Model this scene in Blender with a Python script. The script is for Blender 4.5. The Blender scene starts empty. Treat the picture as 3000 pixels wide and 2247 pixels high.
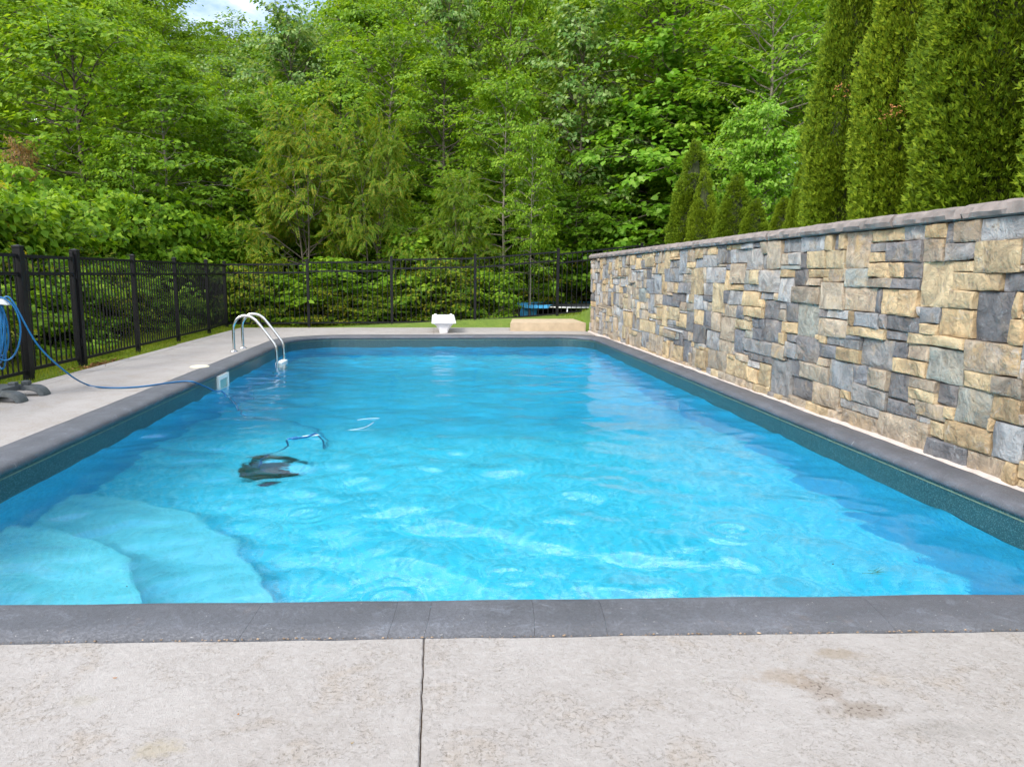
import bpy, bmesh, math, random
import numpy as np
from mathutils import Vector, Matrix, noise as mnoise
R = math.radians
S = bpy.context.scene
COL = S.collection
# ------------------------------------------------------------------ camera
F_PX, PX0, PY0, CAM_H = 2115.0, 1330.0, 1123.5, 1.17
cd = bpy.data.cameras.new('camera'); cam = bpy.data.objects.new('camera', cd); COL.objects.link(cam)
cd.sensor_width = 36.0; cd.lens = 36.0 * F_PX / 3000.0
cd.shift_x = (1500.0 - PX0) / 3000.0; cd.shift_y = 0.0
cd.clip_start = 0.05; cd.clip_end = 500
cam.location = (0, 0, CAM_H)
cam.rotation_euler = (R(90 - 8.5374), 0, R(-1.4464))
S.camera = cam
# ------------------------------------------------------------------ world, sun, exposure
SUN_EL, SUN_AZ = 40.0, -132.0          # azimuth clockwise from +Y
w = bpy.data.worlds.new('World'); S.world = w; w.use_nodes = True
nt = w.node_tree; nt.nodes.clear()
def N(t, kind, **kw):
    n = t.nodes.new(kind)
    for k, v in kw.items():
        if k.startswith('i_'):
            n.inputs[k[2:].replace('_', ' ')].default_value = v
        else: setattr(n, k, v)
    return n
out = N(nt, 'ShaderNodeOutputWorld'); bg = N(nt, 'ShaderNodeBackground')
sky = N(nt, 'ShaderNodeTexSky', sky_type='NISHITA', sun_disc=False)
sky.sun_elevation = R(SUN_EL); sky.sun_rotation = R(SUN_AZ); sky.air_density = 1.0; sky.dust_density = 1.5
tc = N(nt, 'ShaderNodeTexCoord'); mp = N(nt, 'ShaderNodeMapping'); mp.inputs['Scale'].default_value = (1, 1, 2.2)
nz = N(nt, 'ShaderNodeTexNoise'); nz.inputs['Scale'].default_value = 2.6; nz.inputs['Detail'].default_value = 7
nz.inputs['Roughness'].default_value = 0.6
cr = N(nt, 'ShaderNodeValToRGB'); mp.inputs['Location'].default_value = (.35, .1, .2); cr.color_ramp.elements[0].position = 0.40; cr.color_ramp.elements[1].position = 0.60
mxw = N(nt, 'ShaderNodeMixRGB'); mxw.inputs[2].default_value = (7.8, 8.0, 8.5, 1)
nt.links.new(tc.outputs['Generated'], mp.inputs[0]); nt.links.new(mp.outputs[0], nz.inputs[0])
nt.links.new(nz.outputs[0], cr.inputs[0]); nt.links.new(cr.outputs[0], mxw.inputs[0])
cb = N(nt, 'ShaderNodeValToRGB'); cb.color_ramp.elements[0].position = .46; cb.color_ramp.elements[1].position = .66
cb.color_ramp.elements[0].color = (.44, .455, .49, 1); cb.color_ramp.elements[1].color = (1, 1, 1, 1)
cm = N(nt, 'ShaderNodeMixRGB', blend_type='MULTIPLY'); cm.inputs[0].default_value = 1; cm.inputs[2].default_value = (15.5, 15.5, 15.8, 1)
nt.links.new(nz.outputs[0], cb.inputs[0]); nt.links.new(cb.outputs[0], cm.inputs[1]); nt.links.new(cm.outputs[0], mxw.inputs[2])
nt.links.new(sky.outputs[0], mxw.inputs[1]); nt.links.new(mxw.outputs[0], bg.inputs[0])
bg.inputs[1].default_value = 0.12
nt.links.new(bg.outputs[0], out.inputs[0])
sl = bpy.data.lights.new('sun', 'SUN'); sl.energy = 1.5; sl.angle = R(14); sl.color = (1.0, 0.955, 0.88)
so = bpy.data.objects.new('sun', sl); COL.objects.link(so)
az, el = R(SUN_AZ), R(SUN_EL)
sd = Vector((math.sin(az) * math.cos(el), math.cos(az) * math.cos(el), math.sin(el)))
so.rotation_euler = (-sd).to_track_quat('-Z', 'Y').to_euler(); so.location = sd * 40
vs = S.view_settings; vs.view_transform = 'Standard'; vs.look = 'None'; vs.gamma = 1; vs.use_curve_mapping = False
vs.exposure = 1.27
cy = S.cycles
cy.use_denoising = True; cy.max_bounces = 10; cy.diffuse_bounces = 4; cy.glossy_bounces = 4
cy.transmission_bounces = 8; cy.transparent_max_bounces = 8; cy.sample_clamp_indirect = 6; cy.caustics_reflective = False

# ------------------------------------------------------------------ pixel -> world helpers (photograph is 3000 px wide)
_p, _y = R(8.5374), R(1.4464)
FW = np.array([math.sin(_y) * math.cos(_p), math.cos(_y) * math.cos(_p), -math.sin(_p)])
RT = np.array([math.cos(_y), -math.sin(_y), 0.0]); UP = np.cross(RT, FW)
def ray(u, v): return FW + RT * (u - PX0) / F_PX - UP * (v - PY0) / F_PX
def gz(u, v, z=0.0):
    d = ray(u, v); t = (z - CAM_H) / d[2]; return np.array([0, 0, CAM_H]) + d * t
def gx(u, v, X):
    d = ray(u, v); t = X / d[0]; return np.array([0, 0, CAM_H]) + d * t
def gy(u, v, Y):
    d = ray(u, v); t = Y / d[1]; return np.array([0, 0, CAM_H]) + d * t

# ------------------------------------------------------------------ object helpers
def link(o, parent=None):
    COL.objects.link(o)
    if parent is not None: o.parent = parent
    return o
def mesh(name, V, Fc, mat=None, smooth=False):
    m = bpy.data.meshes.new(name); m.from_pydata([tuple(v) for v in V], [], Fc); m.update()
    if mat: m.materials.append(mat)
    if smooth: m.polygons.foreach_set('use_smooth', [True] * len(m.polygons))
    return m
def ob(name, m, parent=None): return link(bpy.data.objects.new(name, m), parent)
def mesh_np(name, V, T, mat, smooth=False):
    """V (n,3) float, T (m,3) int triangles"""
    m = bpy.data.meshes.new(name)
    m.vertices.add(len(V)); m.vertices.foreach_set('co', V.astype(np.float32).ravel())
    m.loops.add(T.size); m.loops.foreach_set('vertex_index', T.astype(np.int32).ravel())
    m.polygons.add(len(T)); m.polygons.foreach_set('loop_start', np.arange(0, T.size, 3, dtype=np.int32))
    if smooth: m.polygons.foreach_set('use_smooth', np.ones(len(T), dtype=bool))
    m.update(calc_edges=True)
    if mat: m.materials.append(mat)
    return m
def tag(o, label=None, cat=None, group=None, kind=None):
    if label: o['label'] = label
    if cat: o['category'] = cat
    if group: o['group'] = group
    if kind: o['kind'] = kind
    return o
def thing(name, label, cat, loc=(0, 0, 0), group=None, rz=0.0):
    o = bpy.data.objects.new(name, None); o.empty_display_size = .1; link(o)
    o.location = loc; o.rotation_euler = (0, 0, rz)
    return tag(o, label, cat, group)
def from_bm(name, bm, mat, parent=None, smooth=False):
    m = bpy.data.meshes.new(name); bm.normal_update(); bm.to_mesh(m); bm.free()
    if mat: m.materials.append(mat)
    if smooth: m.polygons.foreach_set('use_smooth', [True] * len(m.polygons))
    return ob(name, m, parent)
def bm_box(bm, x0, x1, y0, y1, z0, z1, bev=0.0, M=None):
    r = bmesh.ops.create_cube(bm, size=1.0)
    vs_ = r['verts']
    for v in vs_:
        v.co = Vector(((x0 + x1) / 2 + v.co.x * (x1 - x0), (y0 + y1) / 2 + v.co.y * (y1 - y0), (z0 + z1) / 2 + v.co.z * (z1 - z0)))
        if M: v.co = M @ v.co
    if bev > 0:
        es = list({e for v in vs_ for e in v.link_edges})
        bmesh.ops.bevel(bm, geom=es, offset=bev, segments=2, affect='EDGES', profile=.6)
def box(name, x0, x1, y0, y1, z0, z1, mat, parent=None, bev=0.0, M=None):
    bm = bmesh.new(); bm_box(bm, x0, x1, y0, y1, z0, z1, bev, M); return from_bm(name, bm, mat, parent)
def tube_geo(pts, rad, seg=8, cap=True):
    """pts list of Vectors, rad float or list"""
    n = len(pts); P = [Vector(p) for p in pts]
    V, Fc = [], []
    t0 = (P[1] - P[0]).normalized()
    ref = Vector((0, 0, 1)) if abs(t0.z) < .9 else Vector((1, 0, 0))
    nrm = (ref - t0 * ref.dot(t0)).normalized()
    for i in range(n):
        t = (P[min(i + 1, n - 1)] - P[max(i - 1, 0)]).normalized()
        nrm = (nrm - t * nrm.dot(t))
        nrm = nrm.normalized() if nrm.length > 1e-6 else t.orthogonal().normalized()
        b = t.cross(nrm); r = rad[i] if hasattr(rad, '__len__') else rad
        for k in range(seg):
            a = 2 * math.pi * k / seg
            V.append(P[i] + nrm * (math.cos(a) * r) + b * (math.sin(a) * r))
    for i in range(n - 1):
        for k in range(seg):
            Fc.append((i * seg + k, i * seg + (k + 1) % seg, (i + 1) * seg + (k + 1) % seg, (i + 1) * seg + k))
    if cap:
        Fc.append(tuple(range(seg - 1, -1, -1))); Fc.append(tuple((n - 1) * seg + k for k in range(seg)))
    return V, Fc
def tube(name, pts, rad, mat, parent=None, seg=10):
    V, Fc = tube_geo(pts, rad, seg); return ob(name, mesh(name, V, Fc, mat, True), parent)
def catmull(P, n=8):
    P = [Vector(p) for p in P]; o = []
    for i in range(len(P) - 1):
        p0, p1, p2, p3 = P[max(i - 1, 0)], P[i], P[i + 1], P[min(i + 2, len(P) - 1)]
        for k in range(n):
            t = k / n
            o.append(.5 * ((2 * p1) + (p2 - p0) * t + (2 * p0 - 5 * p1 + 4 * p2 - p3) * t * t + (-p0 + 3 * p1 - 3 * p2 + p3) * t ** 3))
    o.append(P[-1]); return o

# ------------------------------------------------------------------ materials
def newmat(name):
    m = bpy.data.materials.new(name); m.use_nodes = True; t = m.node_tree
    return m, t, t.nodes['Principled BSDF']
def lk(t, a, b): t.links.new(a, b)
def objcoord(t): return N(t, 'ShaderNodeTexCoord').outputs['Object']
def geopos(t): return N(t, 'ShaderNodeNewGeometry').outputs['Position']
def noise(t, vec, scale, detail=4, rough=.55, dist=0.0):
    n = N(t, 'ShaderNodeTexNoise'); n.inputs['Scale'].default_value = scale; n.inputs['Detail'].default_value = detail
    n.inputs['Roughness'].default_value = rough; n.inputs['Distortion'].default_value = dist
    if vec is not None: lk(t, vec, n.inputs['Vector'])
    return n.outputs['Fac']
def ramp(t, fac, stops):
    r = N(t, 'ShaderNodeValToRGB'); e = r.color_ramp.elements
    while len(e) < len(stops): e.new(.5)
    for x, (p, c) in zip(e, stops):
        x.position = p; x.color = (c if len(c) == 4 else (*c, 1)) if hasattr(c, '__len__') else (c, c, c, 1)
    lk(t, fac, r.inputs[0]); return r.outputs[0]
def mix(t, fac, a, b, mode='MIX'):
    n = N(t, 'ShaderNodeMixRGB', blend_type=mode)
    for i, x in ((0, fac), (1, a), (2, b)):
        if hasattr(x, 'is_linked'): lk(t, x, n.inputs[i])
        else: n.inputs[i].default_value = x if not hasattr(x, '__len__') else ((*x, 1) if len(x) == 3 else x)
    return n.outputs[0]
def mth(t, op, a, b=0.0, c=None, clamp=False):
    n = N(t, 'ShaderNodeMath', operation=op, use_clamp=clamp)
    for i, x in enumerate((a, b) if c is None else (a, b, c)):
        if hasattr(x, 'is_linked'): lk(t, x, n.inputs[i])
        else: n.inputs[i].default_value = x
    return n.outputs[0]
def bump(t, bs, h, strength=.3, dist=.01, normal=None):
    b = N(t, 'ShaderNodeBump'); b.inputs['Strength'].default_value = strength; b.inputs['Distance'].default_value = dist
    lk(t, h, b.inputs['Height'])
    if normal is not None: lk(t, normal, b.inputs['Normal'])
    lk(t, b.outputs[0], bs.inputs['Normal']); return b.outputs[0]
def simple(name, col, rough=.5, metal=0.0, var=.12, nscale=8.0, bmp=0.0):
    m, t, b = newmat(name); c = objcoord(t)
    n = noise(t, c, nscale, 5)
    lo = tuple(x * (1 - var) for x in col); hi = tuple(min(1, x * (1 + var)) for x in col)
    lk(t, ramp(t, n, [(.3, lo), (.7, hi)]), b.inputs['Base Color'])
    b.inputs['Roughness'].default_value = rough; b.inputs['Metallic'].default_value = metal
    if bmp: bump(t, b, noise(t, c, nscale * 6, 4), bmp, .005)
    return m

def mat_deck():
    m, t, b = newmat('stamped_concrete'); P = geopos(t)
    mp = N(t, 'ShaderNodeMapping'); lk(t, P, mp.inputs[0]); P = mp.outputs[0]
    big = noise(t, P, 1.3, 5, .6); mid = noise(t, P, 5.0, 6, .65, .6); fine = noise(t, P, 70, 5, .7); grain = noise(t, P, 330, 2, .6)
    base = ramp(t, big, [(.3, (.308, .284, .262)), (.7, (.366, .345, .328))])
    base = mix(t, ramp(t, mid, [(.52, 0.0), (.72, .55)]), base, (.325, .268, .205), 'MIX')
    flake = ramp(t, noise(t, P, 34, 7, .68, .35), [(.45, 1.0), (.49, 0.0)])
    base = mix(t, mth(t, 'MULTIPLY', flake, .35), base, (.405, .388, .372))
    # fine cracks in the lifted sealer: thin iso lines of a warped noise, gathered in patches
    iso = noise(t, P, 40, 8, .68, .3)
    line = mth(t, 'ABSOLUTE', mth(t, 'SUBTRACT', iso, .5))
    line = ramp(t, line, [(0.0, 1.0), (.016, 0.0)])
    gate = mth(t, 'MULTIPLY', ramp(t, mid, [(.40, 0.0), (.56, 1.0)]), ramp(t, fine, [(.42, 0.0), (.54, 1.0)]))
    lm = mth(t, 'MULTIPLY', line, gate)
    base = mix(t, mth(t, 'MULTIPLY', lm, .95), base, (.12, .095, .065))
    pits = ramp(t, noise(t, P, 105, 3, .6), [(.64, 0.0), (.685, 1.0)])
    base = mix(t, mth(t, 'MULTIPLY', pits, .5), base, (.12, .09, .07))
    # mud stains with a shape of their own
    def stain(cx, cy_, rx, ry, amt, col, base, wob=.25):
        s = N(t, 'ShaderNodeSeparateXYZ'); lk(t, P, s.inputs[0])
        dx = mth(t, 'DIVIDE', mth(t, 'SUBTRACT', s.outputs[0], cx), rx); dy = mth(t, 'DIVIDE', mth(t, 'SUBTRACT', s.outputs[1], cy_), ry)
        d = mth(t, 'SQRT', mth(t, 'ADD', mth(t, 'MULTIPLY', dx, dx), mth(t, 'MULTIPLY', dy, dy)))
        d = mth(t, 'ADD', d, mth(t, 'MULTIPLY', mth(t, 'SUBTRACT', noise(t, P, 14, 6, .75), .5), 3.2))
        f = ramp(t, d, [(.35, 1.0), (1.25, 0.0)])
        return mix(t, mth(t, 'MULTIPLY', f, amt), base, col), f
    base, f1 = stain(1.10, 1.885, .075, .085, .5, (0.216, 0.162, 0.114), base)
    base, f2 = stain(1.02, 1.95, .12, .06, .5, (0.264, 0.204, 0.144), base)
    base, f3 = stain(1.25, 2.07, .11, .04, .55, (0.252, 0.198, 0.132), base)
    base, f4 = stain(1.15, 1.79, .12, .05, .6, (0.204, 0.162, 0.120), base)
    base, f5 = stain(1.32, 1.69, .16, .05, .35, (0.216, 0.204, 0.186), base)
    base, f6 = stain(-.70, 1.66, .07, .05, .4, (0.312, 0.258, 0.144), base)
    base, f7 = stain(-1.0, 1.88, .06, .03, .3, (0.252, 0.228, 0.162), base)
    spots = ramp(t, noise(t, P, 75, 2, .5), [(.57, 0.0), (.63, 1.0)])
    base = mix(t, mth(t, 'MULTIPLY', mth(t, 'MULTIPLY', spots, mth(t, 'MAXIMUM', f1, f4)), .85), base, (.09, .065, .05))
    base = mix(t, mth(t, 'MULTIPLY', ramp(t, grain, [(.38, 1.0), (.56, 0.0)]), .16), base, (.24, .22, .205))
    lk(t, base, b.inputs['Base Color']); b.inputs['Roughness'].default_value = .72; b.inputs['Specular IOR Level'].default_value = .35
    h = mth(t, 'ADD', mth(t, 'MULTIPLY', iso, .9), mth(t, 'MULTIPLY', grain, .45))
    h = mth(t, 'SUBTRACT', mth(t, 'ADD', h, mth(t, 'MULTIPLY', fine, .35)), mth(t, 'ADD', mth(t, 'MULTIPLY', lm, .25), mth(t, 'MULTIPLY', pits, .3)))
    bump(t, b, h, .6, .012)
    return m
def mat_coping():
    m, t, b = newmat('slate_coping'); P = geopos(t)
    big = noise(t, P, 3.2, 6, .62, .5); fine = noise(t, P, 55, 6, .7); grain = noise(t, P, 260, 2)
    base = ramp(t, big, [(.28, (.078, .084, .098)), (.55, (.110, .117, .136)), (.78, (.165, .178, .21))])
    smear = ramp(t, noise(t, P, 11, 7, .72, .8), [(.55, 0.0), (.68, .55)])
    base = mix(t, smear, base, (.20, .225, .27))
    iso = noise(t, P, 52, 8, .7, .25); line = ramp(t, mth(t, 'ABSOLUTE', mth(t, 'SUBTRACT', iso, .5)), [(0.0, 1.0), (.030, 0.0)])
    base = mix(t, mth(t, 'MULTIPLY', line, .5), base, (.055, .053, .056))
    rust = ramp(t, noise(t, P, 5.5, 5, .7), [(.62, 0.0), (.75, .25)])
    base = mix(t, rust, base, (.25, .16, .10))
    base = mix(t, ramp(t, grain, [(.36, .5), (.56, 0.0)]), base, (.05, .05, .055))
    wht = ramp(t, noise(t, P, 95, 2, .5), [(.73, 0.0), (.76, .7)])
    base = mix(t, wht, base, (.5, .48, .46))
    lk(t, base, b.inputs['Base Color']); b.inputs['Roughness'].default_value = .5; b.inputs['Specular IOR Level'].default_value = .55
    h = mth(t, 'ADD', iso, mth(t, 'ADD', mth(t, 'MULTIPLY', grain, .3), mth(t, 'MULTIPLY', fine, .5)))
    bump(t, b, mth(t, 'SUBTRACT', h, mth(t, 'MULTIPLY', line, .3)), .5, .010)
    return m
def mat_stone():
    m, t, b = newmat('wall_stone'); P = geopos(t)
    oi = N(t, 'ShaderNodeObjectInfo')
    off = N(t, 'ShaderNodeVectorMath', operation='MULTIPLY_ADD')
    lk(t, P, off.inputs[0]); off.inputs[1].default_value = (1, 1, 1)
    cmb = N(t, 'ShaderNodeCombineXYZ'); lk(t, mth(t, 'MULTIPLY', oi.outputs['Random'], 37.0), cmb.inputs[0]); lk(t, mth(t, 'MULTIPLY', oi.outputs['Random'], 91.0), cmb.inputs[1])
    lk(t, cmb.outputs[0], off.inputs[2]); Q = off.outputs[0]
    at = N(t, 'ShaderNodeAttribute', attribute_name='stone_tint'); tint = at.outputs['Color']
    n1 = noise(t, Q, 5.5, 5, .58, .9); n2 = noise(t, Q, 22, 6, .68, .5); gr = noise(t, Q, 190, 3, .7)
    dark = mix(t, 1.0, tint, (.60, .60, .62), 'MULTIPLY'); lite = mix(t, 1.0, tint, (1.5, 1.5, 1.5), 'MULTIPLY')
    base = mix(t, ramp(t, n1, [(.3, 0.0), (.72, 1.0)]), dark, lite)
    # patches of the other mineral colour
    rust = ramp(t, noise(t, Q, 4.2, 6, .65, 1.0), [(.52, 0.0), (.70, .75)])
    base = mix(t, mth(t, 'MULTIPLY', rust, at.outputs['Alpha']), base, (.50, .34, .16))
    pale = ramp(t, noise(t, Q, 8.0, 6, .7, 1.6), [(.58, 0.0), (.72, .5)])
    base = mix(t, pale, base, (.46, .47, .48))
    base = mix(t, ramp(t, n2, [(.32, .5), (.46, 0.0)]), base, (.12, .11, .105))
    base = mix(t, ramp(t, gr, [(.3, .16), (.6, 0.0)]), base, (.12, .11, .10))
    lk(t, base, b.inputs['Base Color']); b.inputs['Roughness'].default_value = .82; b.inputs['Specular IOR Level'].default_value = .25
    h = mth(t, 'ADD', mth(t, 'MULTIPLY', n2, .7), mth(t, 'ADD', mth(t, 'MULTIPLY', n1, 1.4), mth(t, 'MULTIPLY', gr, .10)))
    bump(t, b, h, .9, .035)
    return m
def mat_liner(name, lo, hi, speck, sscale, amt):
    m, t, b = newmat(name); P = geopos(t)
    v = N(t, 'ShaderNodeTexVoronoi'); v.inputs['Scale'].default_value = sscale; lk(t, P, v.inputs['Vector'])
    base = ramp(t, noise(t, P, 3.0, 4), [(.3, lo), (.7, hi)])
    sp = N(t, 'ShaderNodeSeparateColor'); lk(t, v.outputs['Color'], sp.inputs[0])
    base = mix(t, mth(t, 'MULTIPLY', mth(t, 'GREATER_THAN', sp.outputs[0], .72), amt), base, speck)
    base = mix(t, mth(t, 'MULTIPLY', mth(t, 'LESS_THAN', sp.outputs[1], .3), amt * .7), base, tuple(x * .45 for x in lo))
    lk(t, base, b.inputs['Base Color']); b.inputs['Roughness'].default_value = .35
    return m
def mat_water():
    m = bpy.data.materials.new('pool_water'); m.use_nodes = True; t = m.node_tree; t.nodes.clear()
    o = N(t, 'ShaderNodeOutputMaterial'); g = N(t, 'ShaderNodeBsdfGlass'); g.inputs['IOR'].default_value = 1.333; g.inputs['Roughness'].default_value = 0.0
    P = geopos(t); mp = N(t, 'ShaderNodeMapping'); mp.inputs['Scale'].default_value = (1.0, 1.6, 1); lk(t, P, mp.inputs[0])
    n1 = noise(t, mp.outputs[0], 9, 4, .55, .8); n2 = noise(t, mp.outputs[0], 34, 3, .55, .5)
    b = N(t, 'ShaderNodeBump'); b.inputs['Strength'].default_value = .10; b.inputs['Distance'].default_value = .02
    lk(t, mth(t, 'ADD', n1, mth(t, 'MULTIPLY', n2, .20)), b.inputs['Height']); lk(t, b.outputs[0], g.inputs['Normal'])
    va = N(t, 'ShaderNodeVolumeAbsorption'); va.inputs['Color'].default_value = (.0, .76, .97, 1); va.inputs['Density'].default_value = .23
    lk(t, g.outputs[0], o.inputs['Surface']); lk(t, va.outputs[0], o.inputs['Volume'])
    return m
def mat_leaf(name, c0, c1, c2, trans=.45, rough=.42):
    m = bpy.data.materials.new(name); m.use_nodes = True; t = m.node_tree; t.nodes.clear()
    o = N(t, 'ShaderNodeOutputMaterial'); g = N(t, 'ShaderNodeNewGeometry'); oi = N(t, 'ShaderNodeObjectInfo')
    rnd = mth(t, 'ADD', mth(t, 'MULTIPLY', g.outputs['Random Per Island'], .8), mth(t, 'MULTIPLY', oi.outputs['Random'], .2))
    col = ramp(t, rnd, [(0.0, c0), (.5, c1), (.93, c2)])
    n = noise(t, geopos(t), .9, 3); col = mix(t, mth(t, 'MULTIPLY', ramp(t, n, [(.35, 0.0), (.65, 1.0)]), .35), col, mix(t, 1.0, col, (1.25, 1.08, .7), 'MULTIPLY'))
    d = N(t, 'ShaderNodeBsdfPrincipled'); d.inputs['Roughness'].default_value = rough + .08; d.inputs['Specular IOR Level'].default_value = .18
    lk(t, col, d.inputs['Base Color'])
    tr = N(t, 'ShaderNodeBsdfTranslucent'); lk(t, mix(t, 1.0, col, (1.5, 1.35, .55), 'MULTIPLY'), tr.inputs['Color'])
    mx = N(t, 'ShaderNodeMixShader'); mx.inputs[0].default_value = trans
    lk(t, d.outputs[0], mx.inputs[1]); lk(t, tr.outputs[0], mx.inputs[2]); lk(t, mx.outputs[0], o.inputs['Surface'])
    return m
def mat_bark(name, a, b_):
    m, t, b = newmat(name); c = objcoord(t)
    mp = N(t, 'ShaderNodeMapping'); mp.inputs['Scale'].default_value = (9, 9, 1.6); lk(t, c, mp.inputs[0])
    n = noise(t, mp.outputs[0], 2.0, 6, .7, .4)
    lk(t, ramp(t, n, [(.35, a), (.65, b_)]), b.inputs['Base Color']); b.inputs['Roughness'].default_value = .9
    bump(t, b, n, .8, .03); return m

M = {}
M['deck'] = mat_deck(); M['coping'] = mat_coping(); M['stone'] = mat_stone()
M['mortar'] = simple('pale_mortar', (.46, .40, .36), .9, 0, .18, 12, .6)
M['joint'] = simple('wall_joint_mortar', (.17, .125, .09), .95, 0, .3, 14, .6)
M['gap'] = simple('joint_dirt', (.075, .05, .03), .95, 0, .5, 40, .4)
M['cap'] = simple('capstone_grey', (.20, .172, .158), .85, 0, .28, 9, .7)
M['band'] = mat_liner('liner_border_print', (.010, .050, .062), (.016, .066, .078), (.09, .17, .19), 190, .7)
M['liner'] = mat_liner('blue_pool_liner', (.035, .68, .87), (.07, .74, .91), (.38, .90, .96), 42, .55)
M['liner_wall'] = mat_liner('blue_liner_wall_shaded', (.014, .42, .68), (.022, .48, .74), (.10, .62, .80), 60, .4)  # darker than the floor liner: the walls' weaker skylight put into the colour
M['step'] = mat_liner('white_step_shell', (.12, .66, .79), (.16, .70, .82), (.30, .80, .88), 60, .35)
M['track'] = simple('liner_track', (.14, .19, .13), .45, 0, .3, 30)
M['water'] = mat_water()
M['metal_black'] = simple('black_fence_paint', (.006, .006, .0075), .5, 0, .2, 20)
M['metal_black'].node_tree.nodes['Principled BSDF'].inputs['Specular IOR Level'].default_value = .25
M['steel'] = simple('stainless_steel', (.62, .62, .61), .16, 1.0, .05, 30)
M['white'] = simple('white_fibreglass', (.80, .80, .82), .35, 0, .03, 12, .1)
M['plastic_white'] = simple('white_plastic', (.74, .76, .72), .4, 0, .05, 15)
M['plastic_grey'] = simple('charcoal_plastic', (.055, .065, .07), .5, 0, .25, 40, .2)
M['handle_grey'] = simple('pale_grey_plastic', (.55, .57, .57), .45, 0, .06, 18)
M['cable'] = simple('blue_cable_sheath', (.004, .12, .30), .38, 0, .15, 20)
M['cable_white'] = simple('white_float', (.62, .74, .80), .4, 0, .05, 20)
M['robot'] = simple('robot_shell', (.004, .07, .085), .45, 0, .4, 14)
M['robot2'] = simple('robot_track_rubber', (.003, .04, .05), .7, 0, .3, 14)
M['timber'] = simple('tan_concrete', (.46, .36, .24), .85, 0, .14, 6, .5)
M['lid'] = simple('cream_plastic', (.72, .67, .50), .5, 0, .06, 12)
M['tramp_pad'] = simple('blue_vinyl_pad', (.06, .33, .62), .5, 0, .35, 7, .3)
M['tramp_mat'] = simple('black_mesh_mat', (.03, .032, .038), .7, 0, .25, 20)
M['galv'] = simple('galvanised_steel', (.42, .43, .44), .4, .8, .15, 15)
M['soil'] = simple('leaf_litter_soil', (.055, .045, .025), .95, 0, .4, 3, .8)
M['bark'] = mat_bark('grey_brown_bark', (.06, .048, .035), (.16, .135, .105))
M['bark_pale'] = mat_bark('pale_bark', (.13, .115, .09), (.27, .24, .19))
M['dead'] = simple('dead_leaf', (.36, .16, .045), .7, 0, .3, 30)

# ------------------------------------------------------------------ terrain
PXL, PXR, PYN, PYF = -2.68, 3.0, 2.52, 14.0     # pool lip
WZ = -0.215                                      # water level
def wall_top(Y): return 1.60
def smooth(a, b, x):
    t = np.clip((x - a) / (b - a), 0, 1); return t * t * (3 - 2 * t)
def ground_h(X, Y):
    X = np.asarray(X, float); Y = np.asarray(Y, float)
    z = np.full(np.broadcast(X, Y).shape, -.06)
    # back lawn climbs to the right
    z = z + smooth(0, 5.5, X) * .50 * smooth(16.0, 16.9, Y) * (1 - smooth(17.3, 19.2, Y))
    z = z + smooth(18.5, 60, Y) * 7.0
    z = z + smooth(5, 12, -X) * 1.0 * smooth(-4, 4, Y) * .5
    z = z - smooth(-5.4, -7.2, X) * .35
    ter = smooth(3.38, 3.42, X) * (1 - smooth(14.4, 17.2, Y))
    z = z * (1 - ter) + ter * (1.42 + smooth(5, 14, X) * 1.2)
    return z
def mat_ground():
    m, t, b = newmat('ground_earth'); P = geopos(t)
    base = ramp(t, noise(t, P, 1.1, 6, .65), [(.35, (.045, .040, .022)), (.6, (.07, .065, .03)), (.75, (.05, .075, .02))])
    s = N(t, 'ShaderNodeSeparateXYZ'); lk(t, P, s.inputs[0])
    lawnm = mth(t, 'MULTIPLY', mth(t, 'GREATER_THAN', s.outputs[0], -6.1), mth(t, 'LESS_THAN', s.outputs[1], 19.2))
    lawn = ramp(t, noise(t, P, 5, 6, .7), [(.3, (.09, .155, .012)), (.6, (.13, .20, .018)), (.75, (.20, .20, .04))])
    base = mix(t, lawnm, base, lawn)
    lk(t, base, b.inputs['Base Color']); b.inputs['Roughness'].default_value = .95
    bump(t, b, noise(t, P, 18, 6, .7), .8, .05); return m
xs = sorted(set([-90, -60, -40, -30, -22, -18, -15, -13, -11, -9.5, -8.5, -7.8, -7.2, -6.6, -6.0, -5.4, -4.9, -4.3, -2.9, 3.3, 3.375, 3.43, 3.8, 4.4, 5, 5.6, 6.2, 7, 8, 9.5, 11, 13, 16, 20, 26, 35, 50, 70, 90]))
ys = sorted(set([-60, -40, -25, -15, -8, -4, -1, 2.3, 3.5, 5, 6.5, 8, 9.5, 11, 12.3, 13.3, 14.25, 14.7, 15.2, 15.7, 16.2, 16.7, 17.2, 17.8, 18.5, 19.3, 20.5, 22, 24, 27, 30, 34, 38, 43, 49, 56, 65, 80, 100, 130]))
V, Fc, idx = [], [], {}
for i, x in enumerate(xs):
    for j, y in enumerate(ys):
        idx[i, j] = len(V); V.append((x, y, float(ground_h(x, y))))
for i in range(len(xs) - 1):
    for j in range(len(ys) - 1):
        if xs[i] >= -2.95 and xs[i + 1] <= 3.31 and ys[j] >= 2.29 and ys[j + 1] <= 14.26: continue
        Fc.append((idx[i, j], idx[i + 1, j], idx[i + 1, j + 1], idx[i, j + 1]))
g = ob('ground', mesh('ground', V, Fc, mat_ground(), True)); tag(g, 'earth and lawn rising into a wooded bank behind the pool', None, None, 'structure')

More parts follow.
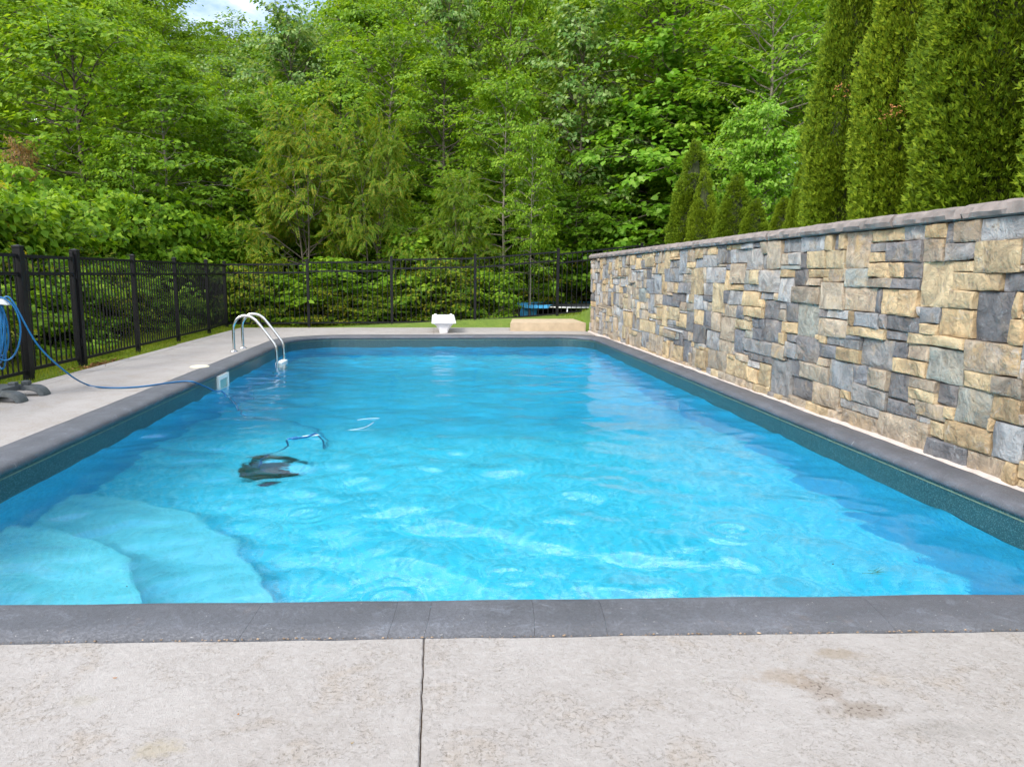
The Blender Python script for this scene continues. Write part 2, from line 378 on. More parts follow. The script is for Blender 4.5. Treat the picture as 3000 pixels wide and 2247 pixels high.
# ------------------------------------------------------------------ pool
def rrect(x0, x1, y0, y1, rad, n=10):
    """closed CCW path; rad = (near-left, near-right, far-right, far-left)"""
    P = []
    for (cx, cy_, r, a0) in ((x0, y0, rad[0], 180), (x1, y0, rad[1], 270), (x1, y1, rad[2], 0), (x0, y1, rad[3], 90)):
        sx = 1 if cx == x0 else -1; sy = 1 if cy_ == y0 else -1
        ox, oy = cx + sx * r, cy_ + sy * r
        for k in range(n + 1):
            a = R(a0 + 90 * k / n); P.append((ox + r * math.cos(a), oy + r * math.sin(a)))
    return P
RAD = (.35, .35, .62, .95)
def offs(d, dr=None): # outward offset of the lip outline
    return rrect(PXL - d, PXR + (d if dr is None else dr), PYN - d, PYF + d, tuple(r + d for r in RAD), 10)
# floor heights: shallow shelf then a hopper
def floor_z(y):
    return -1.25 - .70 * float(smooth(6.8, 9.6, y)) + .5 * float(smooth(12.2, 13.9, y))
inner = offs(-.02)
band = offs(.012)
pool = thing('swimming_pool', 'in-ground pool filled with bright blue water between stone wall and fence', 'pool'); pool['kind'] = 'structure'
def ring(path, z0, z1, name, mat, parent):
    n = len(path); V = [(x, y, z0) for x, y in path] + [(x, y, z1) for x, y in path]
    Fc = [(i + n, (i + 1) % n + n, (i + 1) % n, i) for i in range(n)]
    return ob(name, mesh(name, V, Fc, mat), parent)
ring(band, -.24, -.052, 'liner_border', M['band'], pool)
ring(offs(.004), -.082, -.074, 'liner_track', M['track'], pool)
# liner shell below the border
pth = offs(.010); n = len(pth); dens = []
for i in range(n):
    a, b_ = Vector(pth[i]), Vector(pth[(i + 1) % n]); k = max(1, int((b_ - a).length / .4))
    for q in range(k): dens.append(a.lerp(b_, q / k))
n = len(dens); V = [(p.x, p.y, -.24) for p in dens] + [(p.x, p.y, floor_z(p.y)) for p in dens]
Fc = [(i + n, (i + 1) % n + n, (i + 1) % n, i) for i in range(n)]
ob('liner_wall', mesh('liner_wall', V, Fc, M['liner_wall']), pool)
fy = np.linspace(PYN - .02, PYF + .02, 48); V, Fc = [], []
for i, y in enumerate(fy): V += [(PXL - .02, y, floor_z(y)), (PXR + .02, y, floor_z(y))]
for i in range(len(fy) - 1): Fc.append((2 * i, 2 * i + 1, 2 * i + 3, 2 * i + 2))
ob('liner_floor', mesh('liner_floor', V, Fc, M['liner'], True), pool)
# corner steps, quarter rounds in the near-left corner
for rr, ry, zt in ((1.98, 2.72, -1.0), (1.42, 1.92, -.75), (.78, 1.02, -.46)):
    bm = bmesh.new(); c = Vector((PXL - .01, PYN - .01, 0)); seg = 28
    prof = [(0, zt), (rr - .03, zt), (rr - .008, zt - .008), (rr, zt - .035), (rr, -1.26)]; ey = ry / rr
    rows = []
    for k in range(seg + 1):
        a = R(90 * k / seg); wob = 1
        rows.append([bm.verts.new((c.x + r_ * wob * math.cos(a), c.y + r_ * ey * math.sin(a), z)) for r_, z in prof])
    for k in range(seg):
        for q in range(len(prof) - 1):
            vs4 = [rows[k][q], rows[k][q + 1], rows[k + 1][q + 1], rows[k + 1][q]]
            bm.faces.new(vs4)
    bmesh.ops.remove_doubles(bm, verts=bm.verts, dist=1e-5)
    from_bm('step_tread', bm, M['step'], pool)
# water body: a wavy top, sides and bottom set just outside the liner
rng = np.random.default_rng(7)
gxn, gyn = 250, 500
X = np.linspace(PXL - .03, PXR + .03, gxn); Y = np.linspace(PYN - .03, PYF + .03, gyn)
XX, YY = np.meshgrid(X, Y, indexing='ij'); Z = np.zeros_like(XX)
for k in range(60):
    lam = .17 * (1.0 + 4.0 * rng.random() ** 1.7); th = rng.normal(1.35, .7); ph = rng.random() * 6.28
    kx, ky = math.cos(th) * 2 * math.pi / lam, math.sin(th) * 2 * math.pi / lam
    Z += lam ** 1.15 * np.sin(kx * XX + ky * YY + ph + .9 * np.sin(.9 * XX + ph) + .8 * np.sin(.7 * YY + 2 * ph) + .5 * np.sin(2.1 * XX - 1.3 * YY + ph))
calm = .55 + .8 * np.clip(.5 + .5 * np.sin(.75 * XX + 1.2) * np.sin(.55 * YY + .4) + .3 * np.sin(1.7 * XX - .8 * YY) + .3 * np.sin(2.9 * YY + 1.1 * XX), 0, 1.3)
Z *= calm
gr0 = np.gradient(Z, X, Y); Z *= .064 / math.sqrt(float((gr0[0] ** 2 + gr0[1] ** 2).mean()))
for (cx, cy_, a) in ((1.62, 3.75, .006), (.35, 3.2, .003), (-.75, 4.1, .0035), (.85, 4.4, .0025), (-.2, 2.95, .003)):
    d = np.hypot(XX - cx, YY - cy_); Z += a * np.cos(d * 2 * math.pi / .095) * np.exp(-(d / .17) ** 2)
Z += WZ
V = np.stack([XX, YY, Z], -1).reshape(-1, 3); ii = np.arange(gxn * gyn).reshape(gxn, gyn)
a, b_, c, d = ii[:-1, :-1].ravel(), ii[1:, :-1].ravel(), ii[1:, 1:].ravel(), ii[:-1, 1:].ravel()
T = np.concatenate([np.stack([a, b_, c], 1), np.stack([a, c, d], 1)])
peri = np.concatenate([ii[:, 0], ii[-1, 1:], ii[-2::-1, -1], ii[0, -2:0:-1]])
nv = len(V); low = V[peri].copy(); low[:, 2] = -2.6; V = np.concatenate([V, low]); m_ = len(peri)
p0 = peri; p1 = np.roll(peri, -1); q0 = nv + np.arange(m_); q1 = np.roll(q0, -1)
T = np.concatenate([T, np.stack([p0, q0, q1], 1), np.stack([p0, q1, p1], 1)])
cen = len(V); V = np.concatenate([V, [[(PXL + PXR) / 2, 8, -2.6]]])
T = np.concatenate([T, np.stack([np.full(m_, cen), q1, q0], 1)])
wat = ob('water', mesh_np('water', V, T, M['water'], True)); tag(wat, 'rippled bright blue pool water', None, None, 'structure')

# coping swept round the pool, cut into segments at its scored joints
prof = [(.31, -.07), (.31, .004), (.20, .005), (.075, .004), (.035, -.002), (.010, -.016), (.0, -.036), (.008, -.056), (.034, -.070)]
profR = [(.225, -.07), (.225, .003), (.17, .004), (.085, .002), (.040, -.008), (.012, -.022), (.0, -.044), (.008, -.064), (.034, -.074)]
def copth(i):
    a, b_ = prof[i]; c, d = profR[i]
    return rrect(PXL - a, PXR + c, PYN - a, PYF + a, tuple(max(.05, r + (a if k in (0, 3) else (a + c) / 2)) for k, r in enumerate(RAD)), 10), b_, d
cps = [copth(i) for i in range(len(prof))]
npt = len(cps[0][0])
# path points densified: list of (pt index, frac)
stations = []
lip = cps[6][0]
for i in range(npt):
    L = (Vector(lip[(i + 1) % npt]) - Vector(lip[i])).length; k = max(1, int(round(L / .12)))
    for q in range(k): stations.append((i, q / k))
def station(s):
    i, fr = s; o = []
    for pth, zl, zr in cps:
        a, b_ = Vector(pth[i]), Vector(pth[(i + 1) % npt]); p = a.lerp(b_, fr)
        wr = float(smooth(PXR - .5, PXR, np.array(p.x))); z = zl * (1 - wr) + zr * wr
        wob = .0035 * mnoise.noise(Vector((p.x * 3, p.y * 3, 1)))
        o.append(Vector((p.x, p.y, z + wob)))
    return o
st = [station(s) for s in stations]
cop = thing('pool_coping', 'dark slate grey bullnose concrete coping round the pool edge', 'coping'); cop['kind'] = 'structure'
# joint positions: near side by pixel, elsewhere about every 1.9 m
njx = [float(gz(u, 1810, 0)[0]) for u in (760, 1119, 1251, 1541, 1810, 2650)]
cuts = set()
def nearest(fn):
    return min(range(len(st)), key=lambda i: fn(st[i][6]))
for xj in njx: cuts.add(nearest(lambda p: (p.x - xj) ** 2 + (p.y - PYN) ** 2))
for yj in (4.6, 7.1, 9.6, 12.2): cuts.add(nearest(lambda p: (p.x - PXL) ** 2 + (p.y - yj) ** 2)); cuts.add(nearest(lambda p: (p.x - PXR) ** 2 + (p.y - yj - .4) ** 2))
for xj in (-1.3, .1, 1.6): cuts.add(nearest(lambda p: (p.x - xj) ** 2 + (p.y - PYF) ** 2))
cuts = sorted(cuts)
for a, b_ in zip(cuts, cuts[1:] + [cuts[0] + len(st)]):
    rows = [[v.copy() for v in st[k % len(st)]] for k in range(a, b_ + 1)]
    gp = .0005
    for rowi, nb in ((0, 1), (-1, -2)):
        for q in range(len(prof)):
            dv = (rows[nb][q] - rows[rowi][q]); rows[rowi][q] = rows[rowi][q] + dv.normalized() * gp
    V = [v for r in rows for v in r]; m_ = len(prof); Fc = []
    for i in range(len(rows) - 1):
        for q in range(m_ - 1): Fc.append((i * m_ + q, i * m_ + q + 1, (i + 1) * m_ + q + 1, (i + 1) * m_ + q))
    me = mesh('coping_segment', V, Fc, M['coping']); me.polygons.foreach_set('use_smooth', [len(p.vertices) == 4 for p in me.polygons])
    ob('coping_segment', me, cop)
pth = offs(.15, .10); pin = offs(.05, .05); n = len(pth)
ob('coping_bed', mesh('coping_bed', [(x, y, -.03) for x, y in pth] + [(x, y, -.03) for x, y in pin], [(i, (i + 1) % n, n + (i + 1) % n, n + i) for i in range(n)], M['gap']), cop)

# ------------------------------------------------------------------ deck slabs
deck = thing('pool_deck', 'pale stamped concrete deck around the pool', 'deck'); deck['kind'] = 'structure'
def slab(poly, name='deck_slab', z=0.0, h=.09, bev=.003):
    bm = bmesh.new(); vs_ = [bm.verts.new((x, y, z)) for x, y in poly]
    f = bm.faces.new(vs_)
    if f.normal.z < 0 or bm.faces[:][0].calc_area() < 0: pass
    bm.normal_update()
    if f.normal.z < 0: f.normal_flip()
    r = bmesh.ops.extrude_face_region(bm, geom=[f])
    for v in r['geom']:
        if isinstance(v, bmesh.types.BMVert): v.co.z -= h
    bmesh.ops.recalc_face_normals(bm, faces=bm.faces[:])
    es = [e for e in bm.edges if all(abs(v.co.z - z) < 1e-5 for v in e.verts)]
    bmesh.ops.bevel(bm, geom=es, offset=bev, segments=2, affect='EDGES')
    return from_bm(name, bm, M['deck'], deck)
JX, G = -.042, .0019
nearY = PYN - .31 - .006
def wavy(x0, x1, y, n=24, amp=.004, s=0):
    return [(x0 + (x1 - x0) * i / n, y + amp * mnoise.noise(Vector((x0 + (x1 - x0) * i / n * 5, s, 3.3))) + amp * .8 * mnoise.noise(Vector(((x0 + (x1 - x0) * i / n) * 17, s, 9.3)))) for i in range(n + 1)]
slab([(-4.4, -3)] + [(JX - G + .0042 * mnoise.noise(Vector((k * .33, 1, 0))) + .0016 * mnoise.noise(Vector((k * 1.7, 2, 0))), -3 + (nearY + 3) * k / 260) for k in range(260)] + wavy(JX - G, -4.4, nearY, 60, .006))
slab([(6.0, -3)] + wavy(6.0, JX + G, nearY, 80, .006) + [(JX + G + .0042 * mnoise.noise(Vector((k * .33, 1, 0))) + .0016 * mnoise.noise(Vector((k * 1.7, 7, 0))), -3 + (nearY + 3) * k / 260) for k in range(259, -1, -1)])
LX, EX = PXL - .31 - .004, -4.22
yl = [nearY + .006, 4.75, 7.35, 9.95, 12.55]
arcn = [(PXL + .35 + .665 * math.cos(R(a)), PYN + .35 + .665 * math.sin(R(a))) for a in range(264, 179, -7)]
slab([(EX + G, yl[0] + G), (arcn[0][0], yl[0] + G)] + arcn + [(LX, yl[1] - G), (EX + G, yl[1] - G)])
arcr = [(PXR - .35 + .63 * math.cos(R(a)), PYN + .35 + .665 * math.sin(R(a))) for a in range(-6, -85, -7)]
slab([(3.30, PYN + .28)] + arcr + [(arcr[-1][0], nearY + .006 + G), (3.30, nearY + .006 + G)])
for a, b_ in zip(yl[1:], yl[2:]):
    slab([(EX + G, a + G), (LX, a + G), (LX, b_ - G), (EX + G, b_ - G)])
for a, b_ in ((nearY + .006, 7.3), (7.3, 12.4), (12.4, 16.33)):
    slab([(-4.42, a + G), (EX - G, a + G), (EX - G, b_ - G), (-4.38, b_ - G)])
rr = RAD[3] + .315; arc = [(PXL + RAD[3] + rr * math.cos(R(a)), PYF - RAD[3] + rr * math.sin(R(a))) for a in range(180, 89, -6)]
slab([(EX + G, 12.55 + G), (LX, 12.55 + G)] + arc + [(arc[-1][0], 14.33), (-2.45, 16.34), (EX + G, 16.33)])
slab([(arc[-1][0] + 2 * G, 14.318), (JX - G, 14.318), (JX - G, 16.36), (-2.45 + 2 * G, 16.34), (arc[-1][0] + 2 * G, 14.335)])
slab([(JX + G, 14.318), (3.16, 14.318), (3.16, 16.34), (JX + G, 16.36)])
# pale mortar fillet between coping and stone wall
V, Fc = [], []; k = 150
for i in range(k + 1):
    y = 1.9 + (15.1 - 1.9) * i / k; a = .012 * mnoise.noise(Vector((y * 6, 0, 0))) + .008 * mnoise.noise(Vector((y * 21, 4, 0)))
    b0 = .010 * mnoise.noise(Vector((y * 9, 7, 0)))
    V += [(3.188 + a, y, -.03), (3.196 + a, y, .009 + b0 * .4), (3.232, y, .020 + b0 * .8), (3.30, y, .030 + b0)]
for i in range(k):
    for q in range(3): Fc.append((i * 4 + q, i * 4 + q + 1, i * 4 + 5 + q, i * 4 + 4 + q))
for f in range(len(Fc)): Fc[f] = Fc[f][::-1]
ob('mortar_fillet', mesh('mortar_fillet', V, Fc, M['mortar'], True), deck)
ob('joint_dirt', mesh('joint_dirt', [(-4.4, -3, -.007), (3.3, -3, -.007), (3.3, 2.28, -.007), (-4.4, 2.28, -.007)], [(0, 1, 2, 3)], M['gap']), deck)
ob('joint_dirt', mesh('joint_dirt', [(-4.4, 14.27, -.03), (3.2, 14.27, -.03), (3.2, 16.3, -.03), (-4.4, 16.3, -.03)], [(0, 1, 2, 3)], M['gap']), deck)
ob('joint_dirt', mesh('joint_dirt', [(-4.35, 2.3, -.03), (-2.95, 2.3, -.03), (-2.95, 14.2, -.03), (-4.35, 14.2, -.03)], [(0, 1, 2, 3)], M['gap']), deck)
# crumbs of mortar and soil along the near coping joint
rr_ = random.Random(5); V, Fc = [], []
for k in range(420):
    x = -3.0 + 6.2 * rr_.random(); y = nearY + .003 + rr_.gauss(0, .0035); s = .0014 + .0042 * rr_.random() ** 2.5; b0 = len(V)
    for dz in (-1, 1): V.append((x, y, s * .3 + .002 + dz * s * .7))
    for q in range(4): V.append((x + s * 1.3 * math.cos(q * 1.57 + k), y + s * math.sin(q * 1.57 + k) * .8, s * .3 + .002))
    for q in range(4): Fc += [(b0, b0 + 2 + (q + 1) % 4, b0 + 2 + q), (b0 + 1, b0 + 2 + q, b0 + 2 + (q + 1) % 4)]
cr_ = ob('joint_crumbs', mesh('joint_crumbs', V, Fc, simple('crumbs', (.26, .19, .13), .95, 0, .7, 25)), deck); cr_['kind'] = 'stuff'

# ------------------------------------------------------------------ stone wall
WX = 3.245                       # mean stone face
wall = thing('stone_wall', 'retaining wall of grey and tan ashlar stone with chiselled caps beside the pool', 'wall', (WX, 0, 0))
WY0, WY1, WTOP = 1.9, 15.1, 1.50
box('wall_core', 0.03, .16, WY0, WY1, -.1, WTOP + .0, M['joint'], wall)
TINT = {'Y': (.445, .338, .20, .6), 'G': (.240, .236, .232, .6), 'D': (.162, .158, .162, .4), 'B': (.345, .285, .215, .9), 'E': (.27, .272, .24, .6), 'L': (.335, .325, .315, .7)}
H4 = """415,565,335,415,Y 565,692,340,410,L 692,780,325,405,Y 785,818,320,415,D 820,952,312,405,B 955,1160,285,400,L 300,410,365,520,B 235,270,380,445,D 275,300,380,440,Y
198,232,385,455,Y 78,196,392,458,L 0,75,400,460,G 415,480,420,475,G 485,657,425,515,D 658,778,410,512,B 780,928,418,505,G 930,1150,405,560,Y 112,193,462,535,Y 196,300,455,525,Y
300,485,485,520,B 20,75,468,540,L 78,112,465,535,D 118,210,540,598,Y 210,290,545,600,B 295,395,545,640,E 398,500,530,585,Y 502,575,530,580,Y 576,650,520,578,D 652,805,518,740,Y
812,930,508,565,Y 805,1045,570,660,Y 1048,1160,572,670,D 45,115,545,630,D 118,172,605,632,B 405,522,588,640,B 522,650,585,645,D 36,172,640,712,B 175,290,605,740,B 290,428,645,750,B
430,470,645,755,D 468,560,650,755,Y 562,650,652,758,Y 800,915,668,740,Y 916,1095,662,885,D 1097,1160,680,795,Y 1090,1160,800,890,Y 0,55,718,800,D 56,160,715,875,E 175,235,745,775,B
237,330,755,782,Y 335,447,757,825,G 450,492,757,835,D 492,650,760,840,D 655,740,748,815,G 640,740,815,858,Y 742,910,745,862,Y 160,302,785,868,B 315,480,828,882,Y 480,600,845,900,D
600,705,852,898,G 708,868,868,920,Y 862,1140,885,1055,B 187,280,870,922,G 280,358,880,938,G 357,525,885,1030,G 527,600,900,940,D 527,590,940,972,D 590,685,915,980,B 685,862,915,1095,E
160,240,925,975,D 240,355,930,990,Y 525,685,980,1065,Y 868,1003,1050,1120,Y 1003,1160,1070,1170,B 1120,1160,995,1070,Y 56,160,880,1010,D 152,207,975,1030,B 208,320,990,1128,G
320,402,1020,1105,D 404,495,1035,1130,B 495,607,1050,1175,D 610,718,1070,1140,B 718,825,1090,1225,D 828,1005,1110,1320,E 605,717,1132,1195,Y 1008,1155,1175,1285,Y 30,72,1000,1060,D
72,205,1015,1100,B 30,135,1075,1175,D 135,262,1110,1225,B 262,315,1140,1172,Y 320,490,1110,1215,G 495,635,1172,1255,D 635,785,1205,1280,B 785,820,1232,1280,Y 0,28,990,1150,G
260,440,1185,1255,G 265,437,1235,1320,B 440,680,1235,1390,B 683,770,1285,1360,Y 772,998,1292,1410,Y 998,1160,1275,1470,G 690,868,1360,1465,D 870,1000,1405,1475,Y 985,1065,1445,1500,B
22,100,1165,1215,B 92,210,1195,1265,Y 210,262,1230,1290,B 295,435,1300,1350,Y 437,545,1335,1400,Y 545,580,1370,1410,Y 582,612,1385,1420,B 612,660,1395,1440,B 660,700,1405,1450,B
700,872,1430,1510,Y 875,1060,1460,1580,B 1060,1145,1465,1610,Y"""
H3 = """625,680,705,850,G 582,625,745,850,G 570,632,570,665,Y 810,860,545,700,G 800,850,770,850,D 890,970,685,855,Y 985,1125,685,780,L 1045,1120,780,960,Y 970,1060,570,660,G 1275,1375,520,680,L
1165,1275,650,760,B 1360,1500,670,820,L 1415,1510,470,655,B 1205,1275,530,640,G 915,970,545,605,Y 915,970,608,665,G 1510,1645,550,655,L 1490,1590,715,855,L 1150,1245,825,905,G
1245,1360,825,910,Y 1365,1475,825,890,G 1490,1615,900,1030,G 1390,1490,895,1010,D 1105,1205,920,1000,B 1210,1260,920,990,D 1260,1385,920,1000,Y 1030,1095,970,1090,B 1185,1300,1005,1070,Y
1300,1380,1010,1080,D 1380,1510,1020,1170,D 1090,1185,1010,1150,B 970,1030,955,1065,D 900,970,985,1065,Y 730,800,940,1030,Y 845,905,905,975,B 685,750,855,930,D 755,850,850,900,D
595,630,855,985,G 420,480,970,1070,Y 525,635,1035,1105,Y 545,590,960,1035,B 900,985,1065,1180,D 980,1075,1090,1210,L 1170,1250,1080,1260,D 1075,1170,1155,1250,B 1255,1440,1150,1240,G
1445,1530,1190,1290,B 820,880,1170,1320,D 590,655,1120,1250,B 540,600,1105,1170,G 695,775,1090,1155,B 925,990,1235,1365,Y 995,1125,1245,1370,B 1125,1280,1295,1415,Y 1105,1185,1240,1295,G
1190,1280,1260,1325,B 1280,1440,1260,1305,D 1440,1540,1280,1530,G 1350,1440,1300,1465,Y 1270,1350,1345,1440,Y 1080,1195,1400,1475,B 1200,1310,1440,1500,B 1315,1415,1460,1560,Y
515,582,805,905,E 1160,1250,765,820,Y 1250,1360,765,820,G 1125,1160,670,800,Y 705,800,670,770,G 745,800,560,600,Y 500,560,700,750,G 840,890,770,850,G 980,1040,785,850,G 975,1045,850,900,D 910,970,860,950,L"""
CELL = .0365
NS, NZ = int((WY1 - WY0) / CELL), int(WTOP / CELL) + 1
occ = np.full((NS, NZ), -1, int); stones = []
def put(i0, i1, j0, j1, t):
    occ[i0:i1, j0:j1] = len(stones); stones.append((i0, i1, j0, j1, t))
wr = random.Random(11)
def hand(spec, ox, oy, sc):
    for s in spec.split():
        a, b_, c, d, t = s.split(','); a, b_, c, d = (float(q) for q in (a, b_, c, d))
        um = ox + (a + b_) / 2 / sc; vm = oy + (c + d) / 2 / sc
        s1 = gx(ox + a / sc, vm, WX - .02)[1]; s0 = gx(ox + b_ / sc, vm, WX - .02)[1]
        z1 = gx(um, oy + c / sc, WX - .02)[2]; z0 = gx(um, oy + d / sc, WX - .02)[2]
        i0, i1 = int(round((s0 - WY0) / CELL)), int(round((s1 - WY0) / CELL)); j0, j1 = int(round(z0 / CELL)), int(round(z1 / CELL))
        i0, j0 = max(0, i0), max(0, j0); i1, j1 = min(NS, max(i1, i0 + 2)), min(NZ, max(j1, j0 + 2))
        best = None
        for e in range(0, 5):
            for sh in ((0, 0, 0, 0), (e, 0, 0, 0), (0, e, 0, 0), (0, 0, e, 0), (0, 0, 0, e), (e, 0, e, 0), (0, e, 0, e), (e, 0, 0, e), (0, e, e, 0), (e, e, 0, 0), (0, 0, e, e)):
                q = (i0 + sh[0], i1 - sh[1], j0 + sh[2], j1 - sh[3])
                if q[1] - q[0] < 2 or q[3] - q[2] < 2: continue
                if (occ[q[0]:q[1], q[2]:q[3]] < 0).all(): best = q; break
            if best: break
        if best: put(*best, t)
hand(H4, 2300, 450, 1.657); hand(H3, 1650, 500, 2.367)
# grow hand-set stones into one-cell slivers so that joints close up
for rep in range(2):
    for k, (i0, i1, j0, j1, t) in enumerate(stones):
        for side in range(4):
            if side == 0 and i0 > 0: sl_, q = (slice(i0 - 1, i0), slice(j0, j1)), (i0 - 1, i1, j0, j1)
            elif side == 1 and i1 < NS: sl_, q = (slice(i1, i1 + 1), slice(j0, j1)), (i0, i1 + 1, j0, j1)
            elif side == 2 and j0 > 0: sl_, q = (slice(i0, i1), slice(j0 - 1, j0)), (i0, i1, j0 - 1, j1)
            elif side == 3 and j1 < NZ: sl_, q = (slice(i0, i1), slice(j1, j1 + 1)), (i0, i1, j0, j1 + 1)
            else: continue
            if (occ[sl_] < 0).all():
                # only when what lies beyond is taken (a sliver)
                if side == 0: beyond = i0 - 2 < 0 or (occ[i0 - 2, j0:j1] >= 0).mean() > .5
                elif side == 1: beyond = i1 + 1 >= NS or (occ[i1 + 1, j0:j1] >= 0).mean() > .5
                elif side == 2: beyond = j0 - 2 < 0 or (occ[i0:i1, j0 - 2] >= 0).mean() > .5
                else: beyond = j1 + 1 >= NZ or (occ[i0:i1, j1 + 1] >= 0).mean() > .5
                if beyond:
                    occ[q[0]:q[1], q[2]:q[3]] = k; i0, i1, j0, j1 = q; stones[k] = (*q, t)
def choose_t(i, j):
    r = wr.random(); far = i > NS * .6
    if j < 3: return wr.choice('BBYBG')
    if far: return 'B' if r < .36 else 'Y' if r < .56 else 'L' if r < .78 else 'G' if r < .92 else 'D'
    return 'Y' if r < .27 else 'B' if r < .5 else 'G' if r < .68 else 'L' if r < .8 else 'D' if r < .95 else 'E'
order = [(i, j) for i in range(NS) for j in range(NZ)]
for big in (True, False):
    cand = [(i, j) for i, j in order if occ[i, j] < 0]
    if big: wr.shuffle(cand); cand = cand[:900]
    for i, j in cand:
        if occ[i, j] >= 0: continue
        if big: wi, wj = wr.choice(((7, 6), (6, 7), (8, 5), (5, 8), (9, 4), (6, 5), (4, 7)))
        else:
            wi, wj = wr.choice(((8, 4), (7, 3), (5, 5), (6, 4), (4, 6), (9, 4), (6, 3), (5, 4)))
        i1, j1 = i, j
        while i1 < NS and i1 - i < wi and occ[i1, j] < 0: i1 += 1
        while j1 < NZ and j1 - j < wj and (occ[i:i1, j1] < 0).all(): j1 += 1
        if big and (i1 - i < wi or j1 - j < wj): continue
        # swallow a leftover one-cell sliver
        if not big:
            if i1 < NS and (occ[i1, j:j1] < 0).all() and (i1 + 1 >= NS or (occ[i1 + 1, j:j1] >= 0).all()): i1 += 1
            if j1 < NZ and (occ[i:i1, j1] < 0).all() and (j1 + 1 >= NZ or (occ[i:i1, j1 + 1] >= 0).all()): j1 += 1
        put(i, i1, j, j1, choose_t(i, j))
# merge thin slivers into a neighbour of the same extent
alive = [True] * len(stones)
for k in range(len(stones)):
    if not alive[k]: continue
    i0, i1, j0, j1, t = stones[k]
    if min(i1 - i0, j1 - j0) > 1: continue
    for m_ in range(len(stones)):
        if m_ == k or not alive[m_]: continue
        a0, a1, b0, b1, t2 = stones[m_]
        if (a0, a1) == (i0, i1) and (b1 == j0 or b0 == j1): stones[m_] = (a0, a1, min(b0, j0), max(b1, j1), t2); alive[k] = False; break
        if (b0, b1) == (j0, j1) and (a1 == i0 or a0 == i1): stones[m_] = (min(a0, i0), max(a1, i1), b0, b1, t2); alive[k] = False; break
stones = [s for s, a in zip(stones, alive) if a]
def stone_geo(s, seed):
    i0, i1, j0, j1, t = s
    y0, y1 = WY0 + i0 * CELL, WY0 + i1 * CELL; z0, z1 = j0 * CELL - .02, min(j1 * CELL - .02, WTOP - .004)
    if z1 - z0 < .012: z0 = z1 - .012
    near = y0 < 7.5
    nu = 8 if y0 < 5.5 else 6 if near else 3; nv = 7 if y0 < 5.5 else 5 if near else 3
    rs = random.Random(seed); jt = .0026
    w_, h_ = y1 - y0, z1 - z0
    cj = [(rs.uniform(-.006, .006), rs.uniform(-.006, .006)) for _ in range(4)]
    pro = rs.uniform(.002, .030) + (.008 if t in 'YB' else 0)
    tilt_u, tilt_v = rs.uniform(-.014, .014), rs.uniform(-.010, .010); bul = rs.uniform(.0, .005); ra = rs.uniform(.004, .009)
    U = [0] + [.09 if k == 0 else k / (nu - 2) for k in range(nu - 1)] ; U = [0.0, .05] + [.05 + .9 * k / (nu - 2) for k in range(1, nu - 2)] + [.95, 1.0] if nu > 3 else [0, .1, .9, 1.0]
    W = [0.0, .08] + [.08 + .84 * k / (nv - 2) for k in range(1, nv - 2)] + [.92, 1.0] if nv > 3 else [0, .12, .88, 1.0]
    V = []; nU, nW = len(U), len(W)
    def pt(u, v, x):
        ax = (1 - u) * (1 - v), u * (1 - v), u * v, (1 - u) * v
        dy = sum(a * c[0] for a, c in zip(ax, cj)); dz = sum(a * c[1] for a, c in zip(ax, cj))
        yy = y0 + jt + u * (w_ - 2 * jt) + dy; zz = z0 + jt + v * (h_ - 2 * jt) + dz
        e = mnoise.noise(Vector((yy * 11, zz * 11, seed * .37)))
        if u in (0, 1): yy += .006 * e
        if v in (0, 1): zz += .006 * e
        return (x, yy, zz)
    for a in range(nU):
        for b_ in range(nW):
            u, v = U[a], W[b_]; edge = u in (0, 1) or v in (0, 1)
            yy = y0 + u * w_; zz = z0 + v * h_
            nn = mnoise.noise(Vector((yy * 7 + seed, zz * 7, seed * .7))) + .5 * mnoise.noise(Vector((yy * 19, zz * 19, seed * 1.3)))
            x = -pro - tilt_u * (u - .5) - tilt_v * (v - .5) - bul * (1 - (2 * u - 1) ** 2) * (1 - (2 * v - 1) ** 2) - .016 * nn
            if edge: x += ra + .004 * nn
            V.append(pt(u, v, x))
    Fc = []
    for a in range(nU - 1):
        for b_ in range(nW - 1): Fc.append((a * nW + b_, a * nW + b_ + 1, (a + 1) * nW + b_ + 1, (a + 1) * nW + b_))
    per = [a * nW for a in range(nU)] + [(nU - 1) * nW + b_ for b_ in range(1, nW)] + [a * nW + nW - 1 for a in range(nU - 2, -1, -1)] + [b_ for b_ in range(nW - 2, 0, -1)]
    b0 = len(V)
    for p in per: V.append((.045, V[p][1], V[p][2]))
    L = len(per)
    for k in range(L): Fc.append((per[k], per[(k + 1) % L], b0 + (k + 1) % L, b0 + k))
    c = TINT[t]; q = rs.uniform(.82, 1.2); hs = rs.uniform(-.05, .05)
    tint = (c[0] * q * (1 + hs), c[1] * q, c[2] * q * (1 - hs), c[3] * rs.uniform(.4, 1.3))
    return V, Fc, tint
def stone_mesh(name, V, Fc, tints, per):
    me = mesh(name, V, Fc, M['stone'], True)
    me.set_sharp_from_angle(angle=R(32))
    ca = me.color_attributes.new('stone_tint', 'FLOAT_COLOR', 'POINT')
    ca.data.foreach_set('color', np.array([x for t, n in zip(tints, per) for _ in range(n) for x in t], dtype=np.float32))
    return me
def seen(s):
    i0, i1, j0, j1, t = s; y = WY0 + (i0 + i1) / 2 * CELL
    u = PX0 + F_PX * (WX / y - .0255)
    a = (i1 - i0) * (j1 - j0) / y ** 3
    return a if u < 3150 else a * .01
stones.sort(key=lambda s: -seen(s))
rest = ([], [], [], []); print('stones', len(stones))
